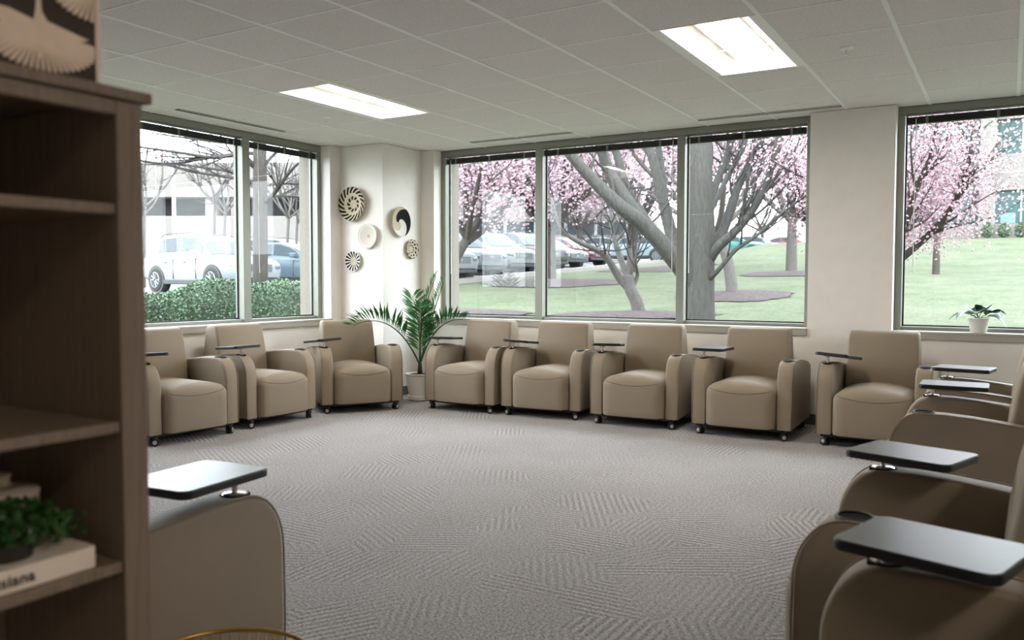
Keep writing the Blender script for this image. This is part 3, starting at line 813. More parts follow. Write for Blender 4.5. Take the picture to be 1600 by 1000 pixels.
# parking lot: a strip of asphalt left of the kerb, a little proud of the soil
m = MB(); rows = []
for i in range(60):
    t = -50 + 160*i/59; row = []
    for s in (0, -6, -13, -22, -40):
        x, y = K0.x+KD.x*t+KN.x*s, K0.y+KD.y*t+KN.y*s; row.append((x, y, ground(x, y)+.03))
    rows.append(row)
tag(m.grid(rows).build('parking_lot', M_ASPH, smooth=True), 'pale grey asphalt parking lot beyond the lawn', 'parking lot', kind='structure')
m = MB(); rows = []
for i in range(80):
    t = -50 + 160*i/79; row = []
    for s, dz in ((0, .02), (0, .17), (.28, .17), (.30, -.1)):
        x, y = K0.x+KD.x*t+KN.x*s, K0.y+KD.y*t+KN.y*s; row.append((x, y, ground(x, y)+dz))
    rows.append(row)
tag(m.grid(rows).build('kerb', M_KERB), 'pale concrete kerb between lawn and parking lot', 'kerb', kind='structure')
def mulch(label, u, depth, rx, ry, rot=0):
    c = gp(u, depth); m = MB(); rows = []
    for i in range(9):
        k = i/8; row = []
        for j in range(73):
            a = 2*math.pi*j/72; wob = 1+.07*math.sin(3*a+u)+.04*math.sin(7*a)+.03*math.sin(17*a+u)+.02*math.sin(29*a)
            x, y = rx*k*math.cos(a)*wob, ry*k*math.sin(a)*wob; X = c.x+x*math.cos(rot)-y*math.sin(rot); Y = c.y+x*math.sin(rot)+y*math.cos(rot)
            row.append((X, Y, ground(X, Y)+.02+.10*(1-k*k)))
        rows.append(row)
    o = m.grid(rows).build('mulch_bed', M_MULCH, smooth=True)
    tag(o, label, 'mulch bed', 'brown mulch rings on the lawn'); return c
mulch('brown mulch ring around the blossom trunk by the parked dark cars', 868, 26.5, 2.4, 2.0, YAW)
mulch('brown mulch patch at lower left of the back lawn', 722, 17.5, 1.5, 1.1, YAW)
mulch('brown mulch ring around the forked pale trunk', 975, 16.3, 1.8, .9, YAW)
mulch('brown mulch ring right of the thick trunk', 1150, 19.8, 1.35, 1.25, YAW)
mulch('brown mulch ring around the straight far trunk at right', 1228, 28.5, 1.6, 1.5, YAW)
mulch('brown mulch ring beyond the forked trunk near the kerb', 1030, 34, 2.4, 1.5, YAW)

# ------------------------------------------------------------------ trees
def bark(name, a, b):
    t = NT(name); co = t.coord(); mp = t.n('ShaderNodeMapping'); mp.inputs['Scale'].default_value = (9, 9, 1.6); t.l(co, mp.inputs['Vector'])
    n1 = t.noise(mp.outputs[0], 3.5, 5, .65)
    t.bsdf(t.mix(n1.outputs['Fac'], rgba(a), rgba(b)), .9, 0, .15, t.bump(n1.outputs['Fac'], .8, .05)); return t.m
M_BARK_G = bark('bark_grey_brown', (46, 45, 43), (96, 94, 89))
M_BARK_P = bark('bark_pale', (64, 61, 58), (112, 107, 103))
M_BARK_D = bark('bark_brown', (48, 44, 41), (88, 82, 78))
M_TWIG = plain('twigs', (46, 42, 41), .9)
M_BLOS = plain('blossom_pink', (172, 146, 155), .8, var=.18, scale=6)
M_BLOS2 = plain('blossom_pale_pink', (164, 136, 144), .8, var=.16, scale=6)
def wander(rng, p, d, L, n, curl, up):
    pts = [p.copy()]; d = d.normalized()
    for i in range(n):
        d = (d + Vector((rng.uniform(-1, 1), rng.uniform(-1, 1), rng.uniform(-1, 1)))*curl + Vector((0, 0, up))).normalized()
        pts.append(pts[-1] + d*(L/n))
    return pts
class Tree:
    def __init__(s, name, label, base, barkm, seed, group='trees on the lawn'):
        s.root = thing(name, label, 'tree', base[:], 0, group); s.b = Vector(base); s.rng = random.Random(seed); s.bark = barkm
        s.tr = MB(); s.tw = MB(); s.tips = []
    def limb(s, pts, r0, r1, n=8, part=None):
        """pts in world coordinates"""
        pts = [Vector(p)-s.b for p in pts]
        # smooth the polyline
        out = []
        for i in range(len(pts)-1):
            p0, p1, p2, p3 = pts[max(i-1, 0)], pts[i], pts[i+1], pts[min(i+2, len(pts)-1)]
            for k in range(4):
                t = k/4; out.append(.5*((2*p1)+(p2-p0)*t+(2*p0-5*p1+4*p2-p3)*t*t+(3*p1-p0-3*p2+p3)*t**3))
        out.append(pts[-1]); N = len(out)
        rad = [r0+(r1-r0)*i/(N-1) for i in range(N)]
        m = MB() if part else s.tr
        m.tube(out, rad, n)
        if part: m.build(part, s.bark, s.root, smooth=True)
        return out, rad
    def sprout(s, pts, rad, count, L, depth, t0=.25, up=.12, out=None, curl=.28, spread=1.0):
        rng = s.rng; N = len(pts)
        for _ in range(count):
            i = min(N-2, int((t0+(1-t0)*rng.random())*(N-1))); p = pts[i]; d = (pts[i+1]-pts[i]).normalized()
            q = Vector((rng.uniform(-1, 1), rng.uniform(-1, 1), rng.uniform(-.5, 1)))
            dd = (d*.6 + q*spread).normalized()
            if out is not None: dd = (dd + Vector(out)).normalized()
            l = L*rng.uniform(.6, 1.2); r = min(rad[i]*.55, .014*L+.006)
            w_ = wander(rng, p, dd, l, 5, curl*.5, up)
            rr = [r*(1-.75*k/5) for k in range(6)]
            (s.tr if r > .02 else s.tw).tube(w_, rr, 5 if r > .02 else 4, cap=False)
            if depth > 0: s.sprout(w_, rr, max(2, int(count*.45)) if depth > 1 else 4, l*.55, depth-1, .3, up, out, curl, spread)
            else: s.tips.append((w_[-1], l)); s.tips.append((w_[3], l))
    def blossoms(s, n, size, mat, spread=.45, zmin=None):
        rng = s.rng; m = MB()
        if not s.tips: return
        for _ in range(n):
            c, l = rng.choice(s.tips)
            c = c + Vector((rng.gauss(0, spread), rng.gauss(0, spread), rng.gauss(0, spread)))
            if zmin is not None and c.z < zmin: continue
            d = Vector((rng.uniform(-1, 1), rng.uniform(-1, 1), rng.uniform(-1, 1))).normalized(); q = d.orthogonal().normalized(); k = d.cross(q)
            a = size*rng.uniform(.6, 1.3)
            m.add([c+d*a, c+q*a*.9, c-d*a*.8, c-q*a, c+k*a*.6], [(0, 1, 4), (1, 2, 4), (2, 3, 4), (3, 0, 4)])
        o = m.build('blossoms', mat, s.root); o['kind'] = 'stuff'
    def done(s):
        if s.tr.v: s.tr.build('trunk_and_limbs', s.bark, s.root, smooth=True)
        if s.tw.v: s.tw.build('twigs', M_TWIG, s.root)['kind'] = 'stuff'

# thick multi-stemmed tree close to the back window
D1 = 13.0
t1 = Tree('thick_tree', 'thick grey-trunked bare tree close to the back window', gp(1094, D1), M_BARK_G, 1)
P1 = lambda u, v, dd=0: at(u, v, D1+dd)
tr1 = t1.limb([t1.b-Vector((0, 0, .3)), P1(1094, 540), P1(1093, 480), P1(1094, 420), P1(1096, 360), P1(1094, 290), P1(1094, 200), P1(1096, 120), P1(1100, 20, .5)], .26, .16, 14, 'trunk')
la = t1.limb([P1(1092, 470), P1(1080, 440), P1(1050, 400, -.1), P1(1010, 355, -.2), P1(972, 325, -.3), P1(930, 285, -.3), P1(890, 240, -.4), P1(850, 190, -.4), P1(800, 130, -.5)], .17, .05, 10, 'limb')
lb = t1.limb([P1(1000, 345, -.2), P1(970, 300, -.1), P1(952, 270), P1(940, 235), P1(925, 180), P1(915, 120)], .12, .06, 9, 'limb')
lc = t1.limb([P1(1030, 375, -.1), P1(1000, 330, .1), P1(978, 290, .3), P1(965, 245, .4), P1(950, 200, .4), P1(940, 120, .5)], .09, .05, 8, 'limb')
ld = t1.limb([P1(1070, 430), P1(1050, 370, .3), P1(1035, 310, .5), P1(1020, 250, .6), P1(1005, 200, .7), P1(990, 120, .7)], .12, .05, 9, 'limb')
le = t1.limb([P1(1040, 340, .4), P1(1035, 280, .8), P1(1028, 220, 1.0), P1(1022, 140, 1.1)], .08, .04, 8, 'limb')
lf = t1.limb([P1(1104, 415), P1(1120, 388, -.2), P1(1150, 360, -.3), P1(1178, 325, -.4), P1(1200, 280, -.5), P1(1216, 215, -.6), P1(1225, 150, -.6)], .085, .035, 8, 'limb')
lg = t1.limb([P1(1104, 400), P1(1130, 360, .2), P1(1150, 300, .3), P1(1175, 250, .4), P1(1215, 215, .4), P1(1260, 180, .5)], .09, .035, 8, 'limb')
lh = t1.limb([P1(1098, 445), P1(1120, 425, -.3), P1(1150, 390, -.5), P1(1180, 370, -.6), P1(1220, 335, -.7), P1(1260, 305, -.8)], .045, .016, 7, 'limb')
li = t1.limb([P1(1100, 330), P1(1122, 280, .3), P1(1140, 230, .4), P1(1160, 150, .5)], .07, .04, 8, 'limb')
lj = t1.limb([P1(1100, 350), P1(1130, 290, .8), P1(1160, 230, 1.), P1(1180, 150, 1.2)], .055, .03, 7, 'limb')
for (p_, r_), n_, L_ in ((la, 12, 1.3), (lb, 6, 1.0), (lc, 5, 1.0), (ld, 6, 1.1), (le, 5, .9), (li, 5, 1.0), (lj, 6, 1.1)):
    t1.sprout(p_, r_, n_, L_, 2, .3, .14)
for (p_, r_), n_, L_ in ((lf, 13, 1.2), (lg, 16, 1.2), (lh, 8, .9)):
    t1.sprout(p_, r_, n_, L_, 2, .3, .22, (.45, .1, .25), .2, .7)
t1.done()

# forked pale tree on the near lawn
D2 = 16.5
t2 = Tree('forked_tree', 'pale forked tree with low spreading limbs on the near lawn', gp(998, D2), M_BARK_P, 2)
P2 = lambda u, v, dd=0: at(u, v, D2+dd)
a = t2.limb([t2.b-Vector((0, 0, .25)), P2(1000, 500), P2(994, 470), P2(984, 450), P2(982, 430)], .15, .105, 10, 'trunk')
b = t2.limb([P2(988, 455), P2(968, 435), P2(950, 405, -.2), P2(935, 392, -.3), P2(905, 378, -.5), P2(880, 360, -.6), P2(862, 320, -.6), P2(852, 270, -.5)], .085, .02, 8, 'limb')
c = t2.limb([P2(984, 440), P2(972, 410, .2), P2(962, 380, .3), P2(955, 350, .4), P2(952, 320, .5), P2(940, 280, .5)], .075, .02, 8, 'limb')
d = t2.limb([P2(984, 440), P2(984, 400), P2(982, 370), P2(985, 345, -.2), P2(990, 310, -.2)], .07, .02, 8, 'limb')
e = t2.limb([P2(988, 450), P2(996, 430), P2(993, 408, -.3), P2(998, 385, -.4), P2(1010, 350, -.5)], .045, .015, 7, 'limb')
f = t2.limb([P2(962, 378, .3), P2(975, 362, .3), P2(988, 345, .5)], .04, .02, 7, 'limb')
for (p_, r_), n_ in ((b, 16), (c, 13), (d, 11), (e, 8), (f, 5)): t2.sprout(p_, r_, n_, .95, 2, .3, .06, (-.1, 0, .05))
t2.done()

def cherry(label, u, depth, htrunk, nl, L, seed, nb, size, mat, barkm, r=.2, lean=(0, 0), spread=.45, sub=7, name='cherry_tree', up=.10, zmin=1.6):
    b = gp(u, depth); t = Tree(name, label, b, barkm, seed); rng = t.rng
    top = b + Vector((lean[0], lean[1], htrunk))
    t.limb([b-Vector((0, 0, .2)), b+Vector((lean[0]*.3, lean[1]*.3, htrunk*.5)), top], r, r*.75, 10, 'trunk')
    for i in range(nl):
        a = 2*math.pi*(i+rng.uniform(-.3, .3))/nl; dirv = Vector((math.cos(a)*.75, math.sin(a)*.75, rng.uniform(.35, 1.0)))
        w_ = wander(rng, top-Vector((0, 0, rng.uniform(0, htrunk*.15))), dirv, L*rng.uniform(.8, 1.1), 6, .18, up)
        pts, rad = t.limb(w_, r*.55, .03, 7, 'limb')
        t.sprout(pts, rad, sub, L*.42, 2, .25, .08)
    if nb: t.blossoms(nb, size, mat, spread, zmin)
    t.done(); return t
cherry('pink blossoming cherry tree at left edge of the back window', 700, 24.5, 1.5, 7, 4.6, 21, 17000, .045, M_BLOS, M_BARK_D, .18, (.5, .3), .42)
cherry('pink blossoming cherry tree with stout trunk in front of dark cars', 859, 27.5, 1.7, 8, 5.2, 22, 20000, .048, M_BLOS, M_BARK_D, .23, (0, 0), .45)
cherry('pink blossoming cherry tree behind the middle of the back window', 985, 33, 2.2, 8, 5.6, 23, 18000, .052, M_BLOS, M_BARK_D, .2, (.3, 0), .5)
cherry('leaning pale-trunked blossoming tree right of the thick trunk', 1146, 20, 1.6, 6, 4.2, 24, 9000, .04, M_BLOS, M_BARK_P, .15, (-.45, 0), .42, 6)
cherry('pink blossoming tree with straight trunk at far right of back lawn', 1236, 29, 2.0, 8, 4.6, 25, 10000, .042, M_BLOS2, M_BARK_P, .2, (0, 0), .45)
cherry('pale blossoming cherry tree in front of the office building', 1358, 12.5, .9, 6, 2.4, 31, 15000, .025, M_BLOS2, M_BARK_D, .11, (.1, .2), .22, 9, zmin=1.05)
cherry('bare upright tree behind the blossoms by the office building', 1462, 26, 1.4, 8, 4.2, 27, 0, 0, M_BLOS2, M_BARK_D, .12, (0, 0), .3, 6, 'bare_tree', .25)
cherry('pink blossoming tree between the far parked cars', 1080, 44, 2.4, 7, 5.5, 28, 11000, .065, M_BLOS, M_BARK_D, .22, (0, 0), .55)

# bare tree with long horizontal branches outside the left window
D7 = 12.5
t7 = Tree('bare_tree', 'bare tree with long horizontal branches outside the left window', gp(408, D7), M_BARK_D, 7)
P7 = lambda u, v, dd=0: at(u, v, D7+dd)
tr = t7.limb([t7.b-Vector((0, 0, .3)), P7(407, 470), P7(407, 350), P7(406, 250), P7(405, 150), P7(405, 20)], .125, .085, 12, 'trunk')
for pts, r in (([(400, 262), (375, 243), (330, 246), (290, 240), (235, 232), (190, 226)], .045), ([(400, 285), (360, 277), (300, 268), (250, 255), (200, 248)], .035),
               ([(402, 240), (370, 240), (320, 248), (270, 256), (220, 257)], .035), ([(400, 225), (340, 222), (280, 214), (220, 206)], .03), ([(404, 300), (370, 272), (320, 262), (260, 255), (210, 252)], .03),
               ([(412, 318), (430, 300), (450, 272), (470, 252), (500, 235)], .04), ([(412, 290), (440, 287), (470, 286), (510, 280)], .025), ([(412, 308), (440, 306), (475, 308), (510, 304)], .02),
               ([(410, 262), (430, 240), (455, 226), (480, 215)], .03)):
    o = t7.limb([P7(u, v, (k*.25 if r < .036 else -k*.2)) for k, (u, v) in enumerate(pts)], r, .008, 6, 'limb')
    t7.sprout(o[0], o[1], 9, .7, 1, .2, .03, None, .2, .5)
t7.done()
for lab, u, dp, h, sd in (('slim pale birch-like tree before the parking garage', 334, 31, 3.4, 41), ('slim pale tree beside the birch-like one near the garage', 350, 31, 3.0, 42), ('slim pale tree right of the trunk at the left window', 448, 30, 2.6, 43), ('slim pale tree next to the concrete window reveal', 462, 33, 2.6, 44), ('slim bare tree at the far left near bookcase post', 225, 30, 3.0, 45)):
    cherry(lab, u, dp, h, 6, 2.4, sd, 0, 0, M_BLOS2, M_BARK_P, .062, (.15, 0), .3, 5, 'slim_tree', .22)

# ------------------------------------------------------------------ hedge outside the left window
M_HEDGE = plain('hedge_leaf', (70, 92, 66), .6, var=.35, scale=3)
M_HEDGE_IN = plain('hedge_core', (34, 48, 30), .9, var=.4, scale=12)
hg = thing('hedge', 'clipped grey-green hedge outside the left window', 'hedge', (-8.1, 2.6, .42))
rng = random.Random(9)
def hz(x, y): return .67 + .07*math.sin(y*1.9)+.05*math.sin(y*4.3+x*3) + .04*math.sin(x*5)
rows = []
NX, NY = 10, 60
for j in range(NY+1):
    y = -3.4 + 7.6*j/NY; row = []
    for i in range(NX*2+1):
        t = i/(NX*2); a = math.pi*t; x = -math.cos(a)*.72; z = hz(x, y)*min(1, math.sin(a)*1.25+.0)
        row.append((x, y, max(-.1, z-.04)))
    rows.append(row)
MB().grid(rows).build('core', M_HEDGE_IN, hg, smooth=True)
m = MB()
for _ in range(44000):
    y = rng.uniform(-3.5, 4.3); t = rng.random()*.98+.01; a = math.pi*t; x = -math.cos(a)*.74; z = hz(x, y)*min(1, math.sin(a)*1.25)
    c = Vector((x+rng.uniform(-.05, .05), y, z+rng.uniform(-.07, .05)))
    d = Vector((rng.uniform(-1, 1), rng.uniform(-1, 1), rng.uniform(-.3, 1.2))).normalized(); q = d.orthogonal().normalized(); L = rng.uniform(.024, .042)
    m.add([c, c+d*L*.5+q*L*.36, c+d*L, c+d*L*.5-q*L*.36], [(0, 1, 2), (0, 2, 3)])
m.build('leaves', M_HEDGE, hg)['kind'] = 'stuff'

# ------------------------------------------------------------------ cars
M_CGLASS = plain('car_glass', (34, 46, 52), .2, spec=.2)
M_CBLACK = plain('car_black_trim', (18, 22, 24), .5)
M_TYRE = plain('car_tyre', (20, 21, 22), .8)
M_RIM = plain('car_rim', (120, 124, 126), .4, metal=.3)
M_LAMP = plain('car_headlamp', (84, 92, 98), .25, spec=.3)
M_GRILLE = plain('car_grille', (40, 46, 50), .5, metal=.1)
def car(label, u, depth, heading, color, kind='suv', grp='cars in the parking lot', sc=1.0, detail=True):
    p = gp(u, depth); paint = plain('paint_%d_%d_%d' % color, color, .4, spec=.25)
    t = thing('car', label, 'car', (p.x, p.y, p.z+.035), heading, grp)
    t.scale = (sc, sc, sc)
    suv = kind == 'suv'
    H = 1.70 if suv else 1.45; belt = 1.05 if suv else .93; hood = .98 if suv else .84; hwid = .94 if suv else .90
    st = [(-2.34, .50, belt-.12, .80), (-2.26, .36, belt-.02, .88), (-1.6, .26, belt+.02, hwid), (-.6, .24, belt, hwid), (.5, .24, belt-.02, hwid), (1.05, .26, belt-.03, hwid), (1.55, .27, hood+.01, hwid-.01), (2.0, .28, hood-.05, .90), (2.26, .32, hood-.13, .82), (2.37, .42, hood-.28, .70)]
    m = MB(); rows = []
    for x, zb, zt, hw in st:
        mid = zb+(zt-zb)*.55; half = [(hw*.86, zb), (hw*.97, zb+.10), (hw, mid), (hw*.985, zt-.10), (hw*.93, zt-.02), (hw*.78, zt+.025), (hw*.4, zt+.05)]
        rows.append([(x, -y, z) for y, z in half] + [(x, y, z) for y, z in reversed(half)])
    m.grid(rows)
    n = len(rows[0]); m.f.append(tuple(reversed(range(n)))); m.mi.append(0); e = len(m.v)-n; m.f.append(tuple(e+i for i in range(n))); m.mi.append(0)
    m.build('body', paint, t, smooth='auto')
    # greenhouse
    if suv: gst = [(-2.22, belt-.02, .84, .80), (-1.98, H-.16, .72, .66), (-1.3, H-.02, .70, .64), (-.3, H, .71, .65), (.30, H-.05, .70, .64), (.62, H-.22, .74, .68), (1.22, belt-.0, .84, .80)]
    else: gst = [(-1.95, belt-.02, .80, .76), (-1.25, H-.12, .68, .60), (-.6, H-.01, .66, .58), (.0, H, .67, .58), (.42, H-.12, .70, .62), (1.25, belt-.04, .82, .78)]
    rows = []
    for x, z, yb, yt in gst:
        rows.append([(x, -.86, belt-.06), (x, -yb-.04, (belt-.06)*.8+z*.2), (x, -yt, z-.03), (x, -yt*.6, z+.0), (x, yt*.6, z+.0), (x, yt, z-.03), (x, yb+.04, (belt-.06)*.8+z*.2), (x, .86, belt-.06)])
    MB().grid(rows).build('roof', paint, t, smooth='auto')
    def lerp_row(x):
        for (xa, za, ba, ta), (xb, zb, bb, tb) in zip(gst, gst[1:]):
            if xa <= x <= xb:
                k = (x-xa)/(xb-xa); return za+(zb-za)*k, ba+(bb-ba)*k, ta+(tb-ta)*k
        return gst[-1][1:]
    def sidept(x, f, s):
        z, yb, yt = lerp_row(x); zb = (belt-.06)*.8+z*.2; zt = z-.03
        k = f; zz = zb+(zt-zb)*k; yy = (yb+.04)+(yt-yb-.04)*k; return (x, s*(yy+.012), zz)
    spans = [(-1.62, -.52), (-.46, .72)] if suv else [(-1.05, -.22), (-.16, .75)]
    for s in (-1, 1):
        for xa, xb in spans:
            top = []; bot = []
            for i in range(9):
                x = xa+(xb-xa)*i/8; zt = lerp_row(x)[0]; f1 = .90 if zt > belt+.25 else .55
                bot.append(sidept(x, .12, s)); top.append(sidept(x, f1, s))
            MB().grid([bot, top]).build('side_window', M_CGLASS, t)
        # mirror, handles, wheel arches
        mb = MB().box(.62, .78, min(s*.90, s*1.08), max(s*.90, s*1.08), belt+.02, belt+.16); mb.build('wing_mirror', paint, t, bevel=.03)
        for x in (-1.05, -.02): MB().box(x, x+.2, min(s*hwid*.99, s*(hwid+.02)), max(s*hwid*.99, s*(hwid+.02)), belt-.19, belt-.155).build('door_handle', paint, t, bevel=.01)
        for x in (-.50, .66): MB().box(x-.006, x+.006, min(s*hwid*.95, s*(hwid+.003)), max(s*hwid*.95, s*(hwid+.003)), .38, belt-.08).build('door_seam', M_CBLACK, t)
        MB().box(-1.0, 1.0, min(s*.8, s*(hwid+.008)), max(s*.8, s*(hwid+.008)), .22, .36).build('sill_cladding', M_CBLACK, t, bevel=.02)
        for x in (-1.42, 1.45):
            MB().tube([(x, s*.70, .36), (x, s*(hwid+.006), .36)], .43 if suv else .40, 28).build('wheel_arch', M_CBLACK, t)
            wr = .36 if suv else .33
            wl = MB().tube([(x, s*.70, wr-.01), (x, s*.72, wr-.01), (x, s*(hwid+.0), wr-.01), (x, s*(hwid+.03), wr-.01)], [wr-.05, wr, wr, wr-.04], 28).build('wheel', M_TYRE, t)
            rm = MB(); yy = s*(hwid+.032)
            rm.tube([(x, yy-s*.02, wr-.01), (x, yy, wr-.01)], [.235, .225], 24)
            rm.build('rim', M_CBLACK, wl)
            sk = MB(); yk = yy + s*.006
            for k in range(10):
                a = 2*math.pi*k/10; sk.tube([(x+.04*math.cos(a), yk, wr-.01+.04*math.sin(a)), (x+.225*math.cos(a), yk, wr-.01+.225*math.sin(a))], .018, 4)
            sk.tube([(x+.228*math.cos(2*math.pi*i/24), yk, wr-.01+.228*math.sin(2*math.pi*i/24)) for i in range(25)], .014, 4)
            sk.build('spokes', M_RIM, wl)
        MB().add([(2.12, s*.80, hood-.20), (2.31, s*.60, hood-.20), (2.36, s*.58, hood-.36), (2.20, s*.82, hood-.34), (2.05, s*.70, hood-.24), (2.1, s*.6, hood-.3)], [(0, 1, 2, 3)]).build('headlamp', M_LAMP, t) if False else MB().tube([(2.17, s*.80, hood-.24), (2.30, s*.68, hood-.25), (2.365, s*.54, hood-.27)], [.055, .075, .06], 8).build('headlamp', M_LAMP, t)
        MB().tube([(-2.30, s*.72, belt-.18), (-2.20, s*.87, belt-.18)], .07, 8).build('tail_lamp', plain('tail_lamp', (130, 30, 30), .2), t)
    # windscreen and rear glass
    xs_ = [.36, .62, 1.16] if suv else [.46, .8, 1.18]
    rw = []
    for x in xs_:
        z, yb, yt = lerp_row(x); rw.append([(x+.012, -yt*.93, z-.02+.012), (x+.012, -yt*.5, z+.014), (x+.012, yt*.5, z+.014), (x+.012, yt*.93, z-.02+.012)])
    MB().grid(rw).build('windscreen', M_CGLASS, t)
    rw = []
    for x in ((-2.17, -2.02) if suv else (-1.88, -1.3)):
        z, yb, yt = lerp_row(x); rw.append([(x-.012, -yt*.9, z+.01), (x-.012, yt*.9, z+.01)])
    MB().grid(rw).build('rear_window', M_CGLASS, t)
    g = MB().box(2.33, 2.392, -.42, .42, hood-.40, hood-.18).build('grille', M_GRILLE, t, bevel=.02)
    for k in range(4): MB().box(2.39, 2.398, -.40, .40, hood-.385+.05*k, hood-.370+.05*k).build('grille_bar', M_RIM, g)
    bd = MB().box(2.392, 2.405, -.075, .075, hood-.315, hood-.245).build('badge', M_RIM, g, bevel=.01)
    MB().box(2.24, 2.385, -.70, .70, .26, .40).build('lower_bumper', M_CBLACK, t, bevel=.03)
    if suv:
        for s in (-1, 1): MB().tube([(-1.7, s*.60, H-.06), (-1.5, s*.60, H+.04), (.0, s*.60, H+.05), (.25, s*.60, H-.05)], .018, 6).build('roof_rail', M_GRILLE, t)
    return t
HD = R(-20)
WHITE = (112, 116, 118); SILV = (104, 116, 121)
car('white SUV seen side-on above the hedge', 330, 25.0, R(-6), WHITE)
car('dark grey sedan right of the trunk behind the hedge', 452, 27.0, R(16), (70, 84, 92), 'sedan')
car('pale SUV farther back, roof showing over the dark sedan', 440, 36.0, R(10), (100, 107, 110))
car('white SUV at left edge of the back window, front grille showing', 657, 28.9, HD, WHITE)
car('white SUV second from left edge of back window', 708, 31.4, HD, (106, 111, 114))
car('white SUV third in the row beside the window mullion', 761, 33.9, HD, WHITE)
car('dark brown SUV behind the blossom trunk', 812, 36.4, HD, (60, 60, 58))
car('white sedan between the dark SUV and the maroon hatchback', 847, 38.9, HD, WHITE, 'sedan')
car('maroon hatchback in the row, nose by the kerb', 886, 41.4, HD, (112, 56, 68), 'sedan')
car('silver blue car behind the forked tree', 985, 46, R(200), SILV, 'sedan')
car('pale grey car beyond the maroon hatchback', 945, 52, R(15), (112, 120, 124), 'sedan')
car('teal car in the distance right of the thick trunk', 1140, 60, R(10), (52, 104, 98), 'sedan', sc=1.1)
car('white car in the distance next to the teal one', 1178, 66, R(10), WHITE, 'sedan', sc=1.1)
car('red car in the distance left of the straight trunk', 1216, 73, R(190), (140, 44, 54), 'sedan', sc=1.1)

# ------------------------------------------------------------------ lamp post, buildings, shrubs
lp = thing('lamp_post', 'grey parking-lot lamp post seen through the left window', 'lamp post', gp(274, 33)[:])
MB().cyl((0, 0, 0), (0, 0, 8.2), .085, .06, 12).build('pole', plain('post_grey', (150, 160, 166), .5), lp)
MB().lathe([(0, 0), (.22, 0), (.22, .5), (.12, .55), (.0, .55)], 16).build('base', M_CONC, lp)
MB().box(-.5, .1, -.15, .15, 8.15, 8.3).build('luminaire', plain('post_grey', (150, 160, 166), .5), lp, bevel=.03)

M_TEAL = plain('office_glass', (20, 66, 63), .3, spec=.35, var=.25, scale=.6)
M_TEALD = plain('office_glass_dark', (30, 44, 50), .3, spec=.35, var=.2, scale=.6)
M_OFF = plain('office_precast', (108, 103, 98), .85, var=.05, scale=6)
M_MULL = plain('office_mullion', (140, 142, 141), .5)
M_VOID = plain('garage_interior', (24, 26, 28), .9)
def facade_root(name, label, u, depth, yaw=None):
    p = gp(u, depth); r = thing(name, label, 'building', (p.x, p.y, p.z-.5), YAW if yaw is None else yaw); return r
# office building seen through the right window; its front looks towards -y of its own frame
ob = facade_root('office_building', 'two-storey precast office building with teal windows at right', 1540, 45, R(4))
zb = ob.location.z
PXM = 45/FPX
def ox_(u): return (u-1540)*PXM
def oz_(v): return 1.229+(446-v)*PXM - zb
z1b, z1t, z2b, z2t = oz_(356), oz_(305), oz_(249), oz_(196)
MB().box(ox_(1300), ox_(1800), .6, 12, 0, oz_(150)).build('wall', M_OFF, ob)
for nm, a_, b_ in (('base_band', 0, z1b), ('spandrel', z1t, z2b), ('parapet', z2t, oz_(150))):
    q = MB().box(ox_(1300), ox_(1800), 0, .59, a_, b_).build(nm, M_OFF, ob, bevel=.03)
    if nm == 'spandrel': MB().box(ox_(1300), ox_(1800), -.015, -.002, (a_+b_)/2-.03, (a_+b_)/2+.03).build('reveal_line', plain('joint', (150, 142, 132), .9), q)
for u0 in (1360, 1527, 1694):
    MB().box(ox_(u0), ox_(u0+21), -.35, -.02, 0, oz_(150)).build('pier', M_OFF, ob, bevel=.03)
for u0, u1 in ((1382, 1526), (1549, 1693)):
    for za, zt_ in ((z1b, z1t), (z2b, z2t)):
        nW = 4; wdt = (ox_(u1)-ox_(u0))/nW
        for k in range(nW):
            x0 = ox_(u0)+k*wdt
            f = MB().box(x0+.03, x0+wdt-.03, .30, .34, za+.02, zt_-.02).build('window', M_TEAL, ob)
            MB().box(x0-.04, x0+.04, .22, .30, za, zt_).build('mullion', M_MULL, f)
            if za == z1b and k < 3 and u0 > 1500:
                MB().box(x0+.3+.2*k, x0+.3+.2*k+.7, .24, .29, za+.03, za+.03+.55).build('blind_panel', plain('office_panel', (90, 120, 116), .6), f)
M_SHRUB = plain('shrub_leaf', (70, 84, 60), .7, var=.4, scale=9)
for lab, u in (('small dark shrub at the foot of the office pier', 1540), ('small dark shrub in the middle of the office bed', 1567), ('small dark shrub at right of the office bed', 1593)):
    c = gp(u, 43.6); s_ = thing('shrub', lab, 'shrub', (c.x, c.y, c.z+.05), 0, 'shrubs in the office bed'); m = MB(); rng = random.Random(u)
    for _ in range(420):
        a = rng.uniform(0, 6.28); z = rng.random(); r = .33*math.sin(math.pi*(.12+.86*z))**.7*rng.uniform(.5, 1); cc = Vector((r*math.cos(a), r*math.sin(a), .08+z*.75))
        d = Vector((rng.uniform(-1, 1), rng.uniform(-1, 1), rng.uniform(-.2, 1))).normalized(); q = d.orthogonal().normalized(); L = .11
        m.add([cc, cc+d*L*.5+q*L*.4, cc+d*L, cc+d*L*.5-q*L*.4], [(0, 1, 2), (0, 2, 3)])
    m.build('leaves', M_SHRUB, s_)['kind'] = 'stuff'; MB().cyl((0, 0, -.1), (0, 0, .5), .03, .015, 6).build('stem', M_TWIG, s_)
c = gp(1580, 43.7); m = MB(); rows = []
for i in range(30):
    x = c.x-7+14*i/29; rows.append([(x, c.y+dy+.25*math.sin(x*1.7), ground(x, c.y+dy)+dz) for dy, dz in ((-1.2, .0), (-.8, .10), (.6, .14), (1.1, .0))])
tag(m.grid(rows).build('mulch_bed', M_MULCH, smooth=True), 'long brown mulch bed at the foot of the office building', 'mulch bed')
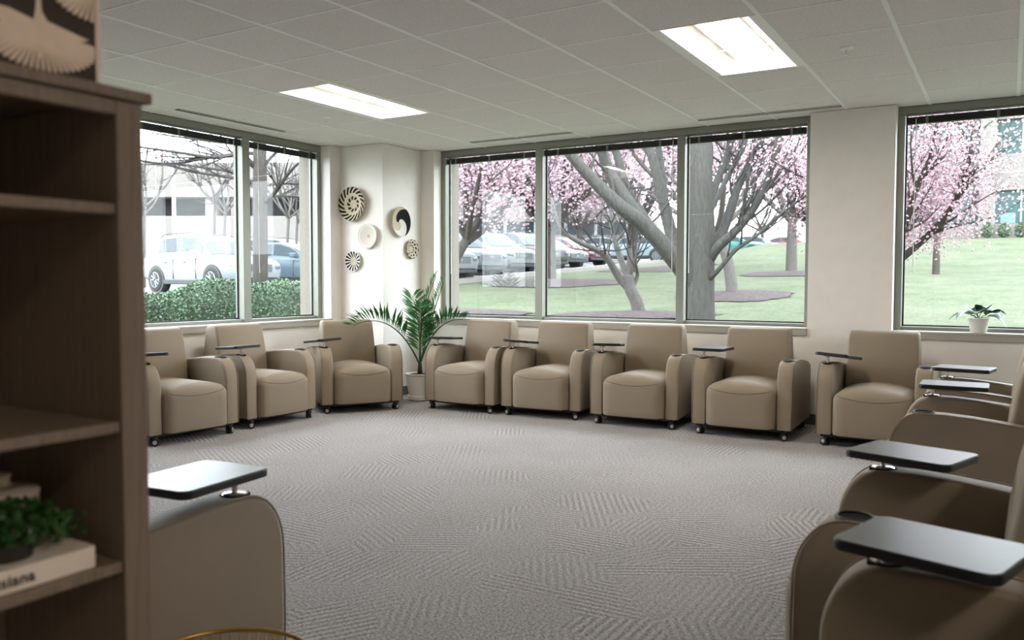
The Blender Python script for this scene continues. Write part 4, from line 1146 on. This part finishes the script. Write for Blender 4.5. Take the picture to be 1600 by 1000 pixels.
# concrete parking garage behind the left window
gr = facade_root('parking_garage', 'pale concrete parking garage with dark deck opening at left', 350, 52, R(30))
zb = gr.location.z; PXM = 52/FPX
gx = lambda u: (u-350)*PXM
gz = lambda v: 1.229+(446-v)*PXM - zb
MB().box(gx(20), gx(560), 1.5, 14, 0, gz(262)).build('deck_interior', M_VOID, gr)
for nm, va, vb in (('parapet', 262, 316), ('lower_wall', 345, 480)):
    q = MB().box(gx(20), gx(560), 0, 1.2, max(0, gz(vb)), gz(va)).build(nm, M_OFF, gr, bevel=.04)
for u in (40, 180, 320, 360, 470, 545): MB().box(gx(u), gx(u)+.7, .25, 1.45, gz(345), gz(316)).build('column', M_OFF, gr)
for u in range(60, 560, 62): MB().box(gx(u)-.02, gx(u)+.02, -.012, -.002, gz(316), gz(262)).build('panel_joint', plain('joint', (150, 142, 132), .9), gr)
# low office building behind the row of white cars
cb = facade_root('low_building', 'low pale building with dark strip windows behind the white cars', 780, 64, R(34))
zb = cb.location.z; PXM = 62/FPX
gx = lambda u: (u-780)*PXM
gz = lambda v: 1.229+(446-v)*PXM - zb
MB().box(gx(690), gx(1010), .4, 6, 0, gz(300)).build('wall', M_OFF, cb)
MB().box(gx(690), gx(1010), 0, .38, 0, gz(371)).build('base_band', M_OFF, cb)
MB().box(gx(690), gx(1010), 0, .38, gz(350), gz(300)).build('parapet', M_OFF, cb)
u = 694
while u < 1000:
    f = MB().box(gx(u), gx(u+44), .15, .25, gz(371), gz(350)).build('window', M_TEALD, cb)
    MB().box(gx(u+44), gx(u+49), .05, .35, gz(371), gz(350)).build('mullion', M_MULL, f); u += 49
# rows of far trees and shrubs that close the view beyond the parking lot
for lab, u, dp, sd in (('far pink blossoming tree beyond the low building', 770, 50, 61), ('far pink blossoming tree behind the silver car', 905, 58, 62), ('far bare tree beyond the distant cars', 1190, 78, 63)):
    cherry(lab, u, dp, 2.5, 7, 6.5, sd, 7000 if sd < 63 else 0, .12, M_BLOS, M_BARK_D, .22, (0, 0), .7, 6, 'cherry_tree' if sd < 63 else 'bare_tree')
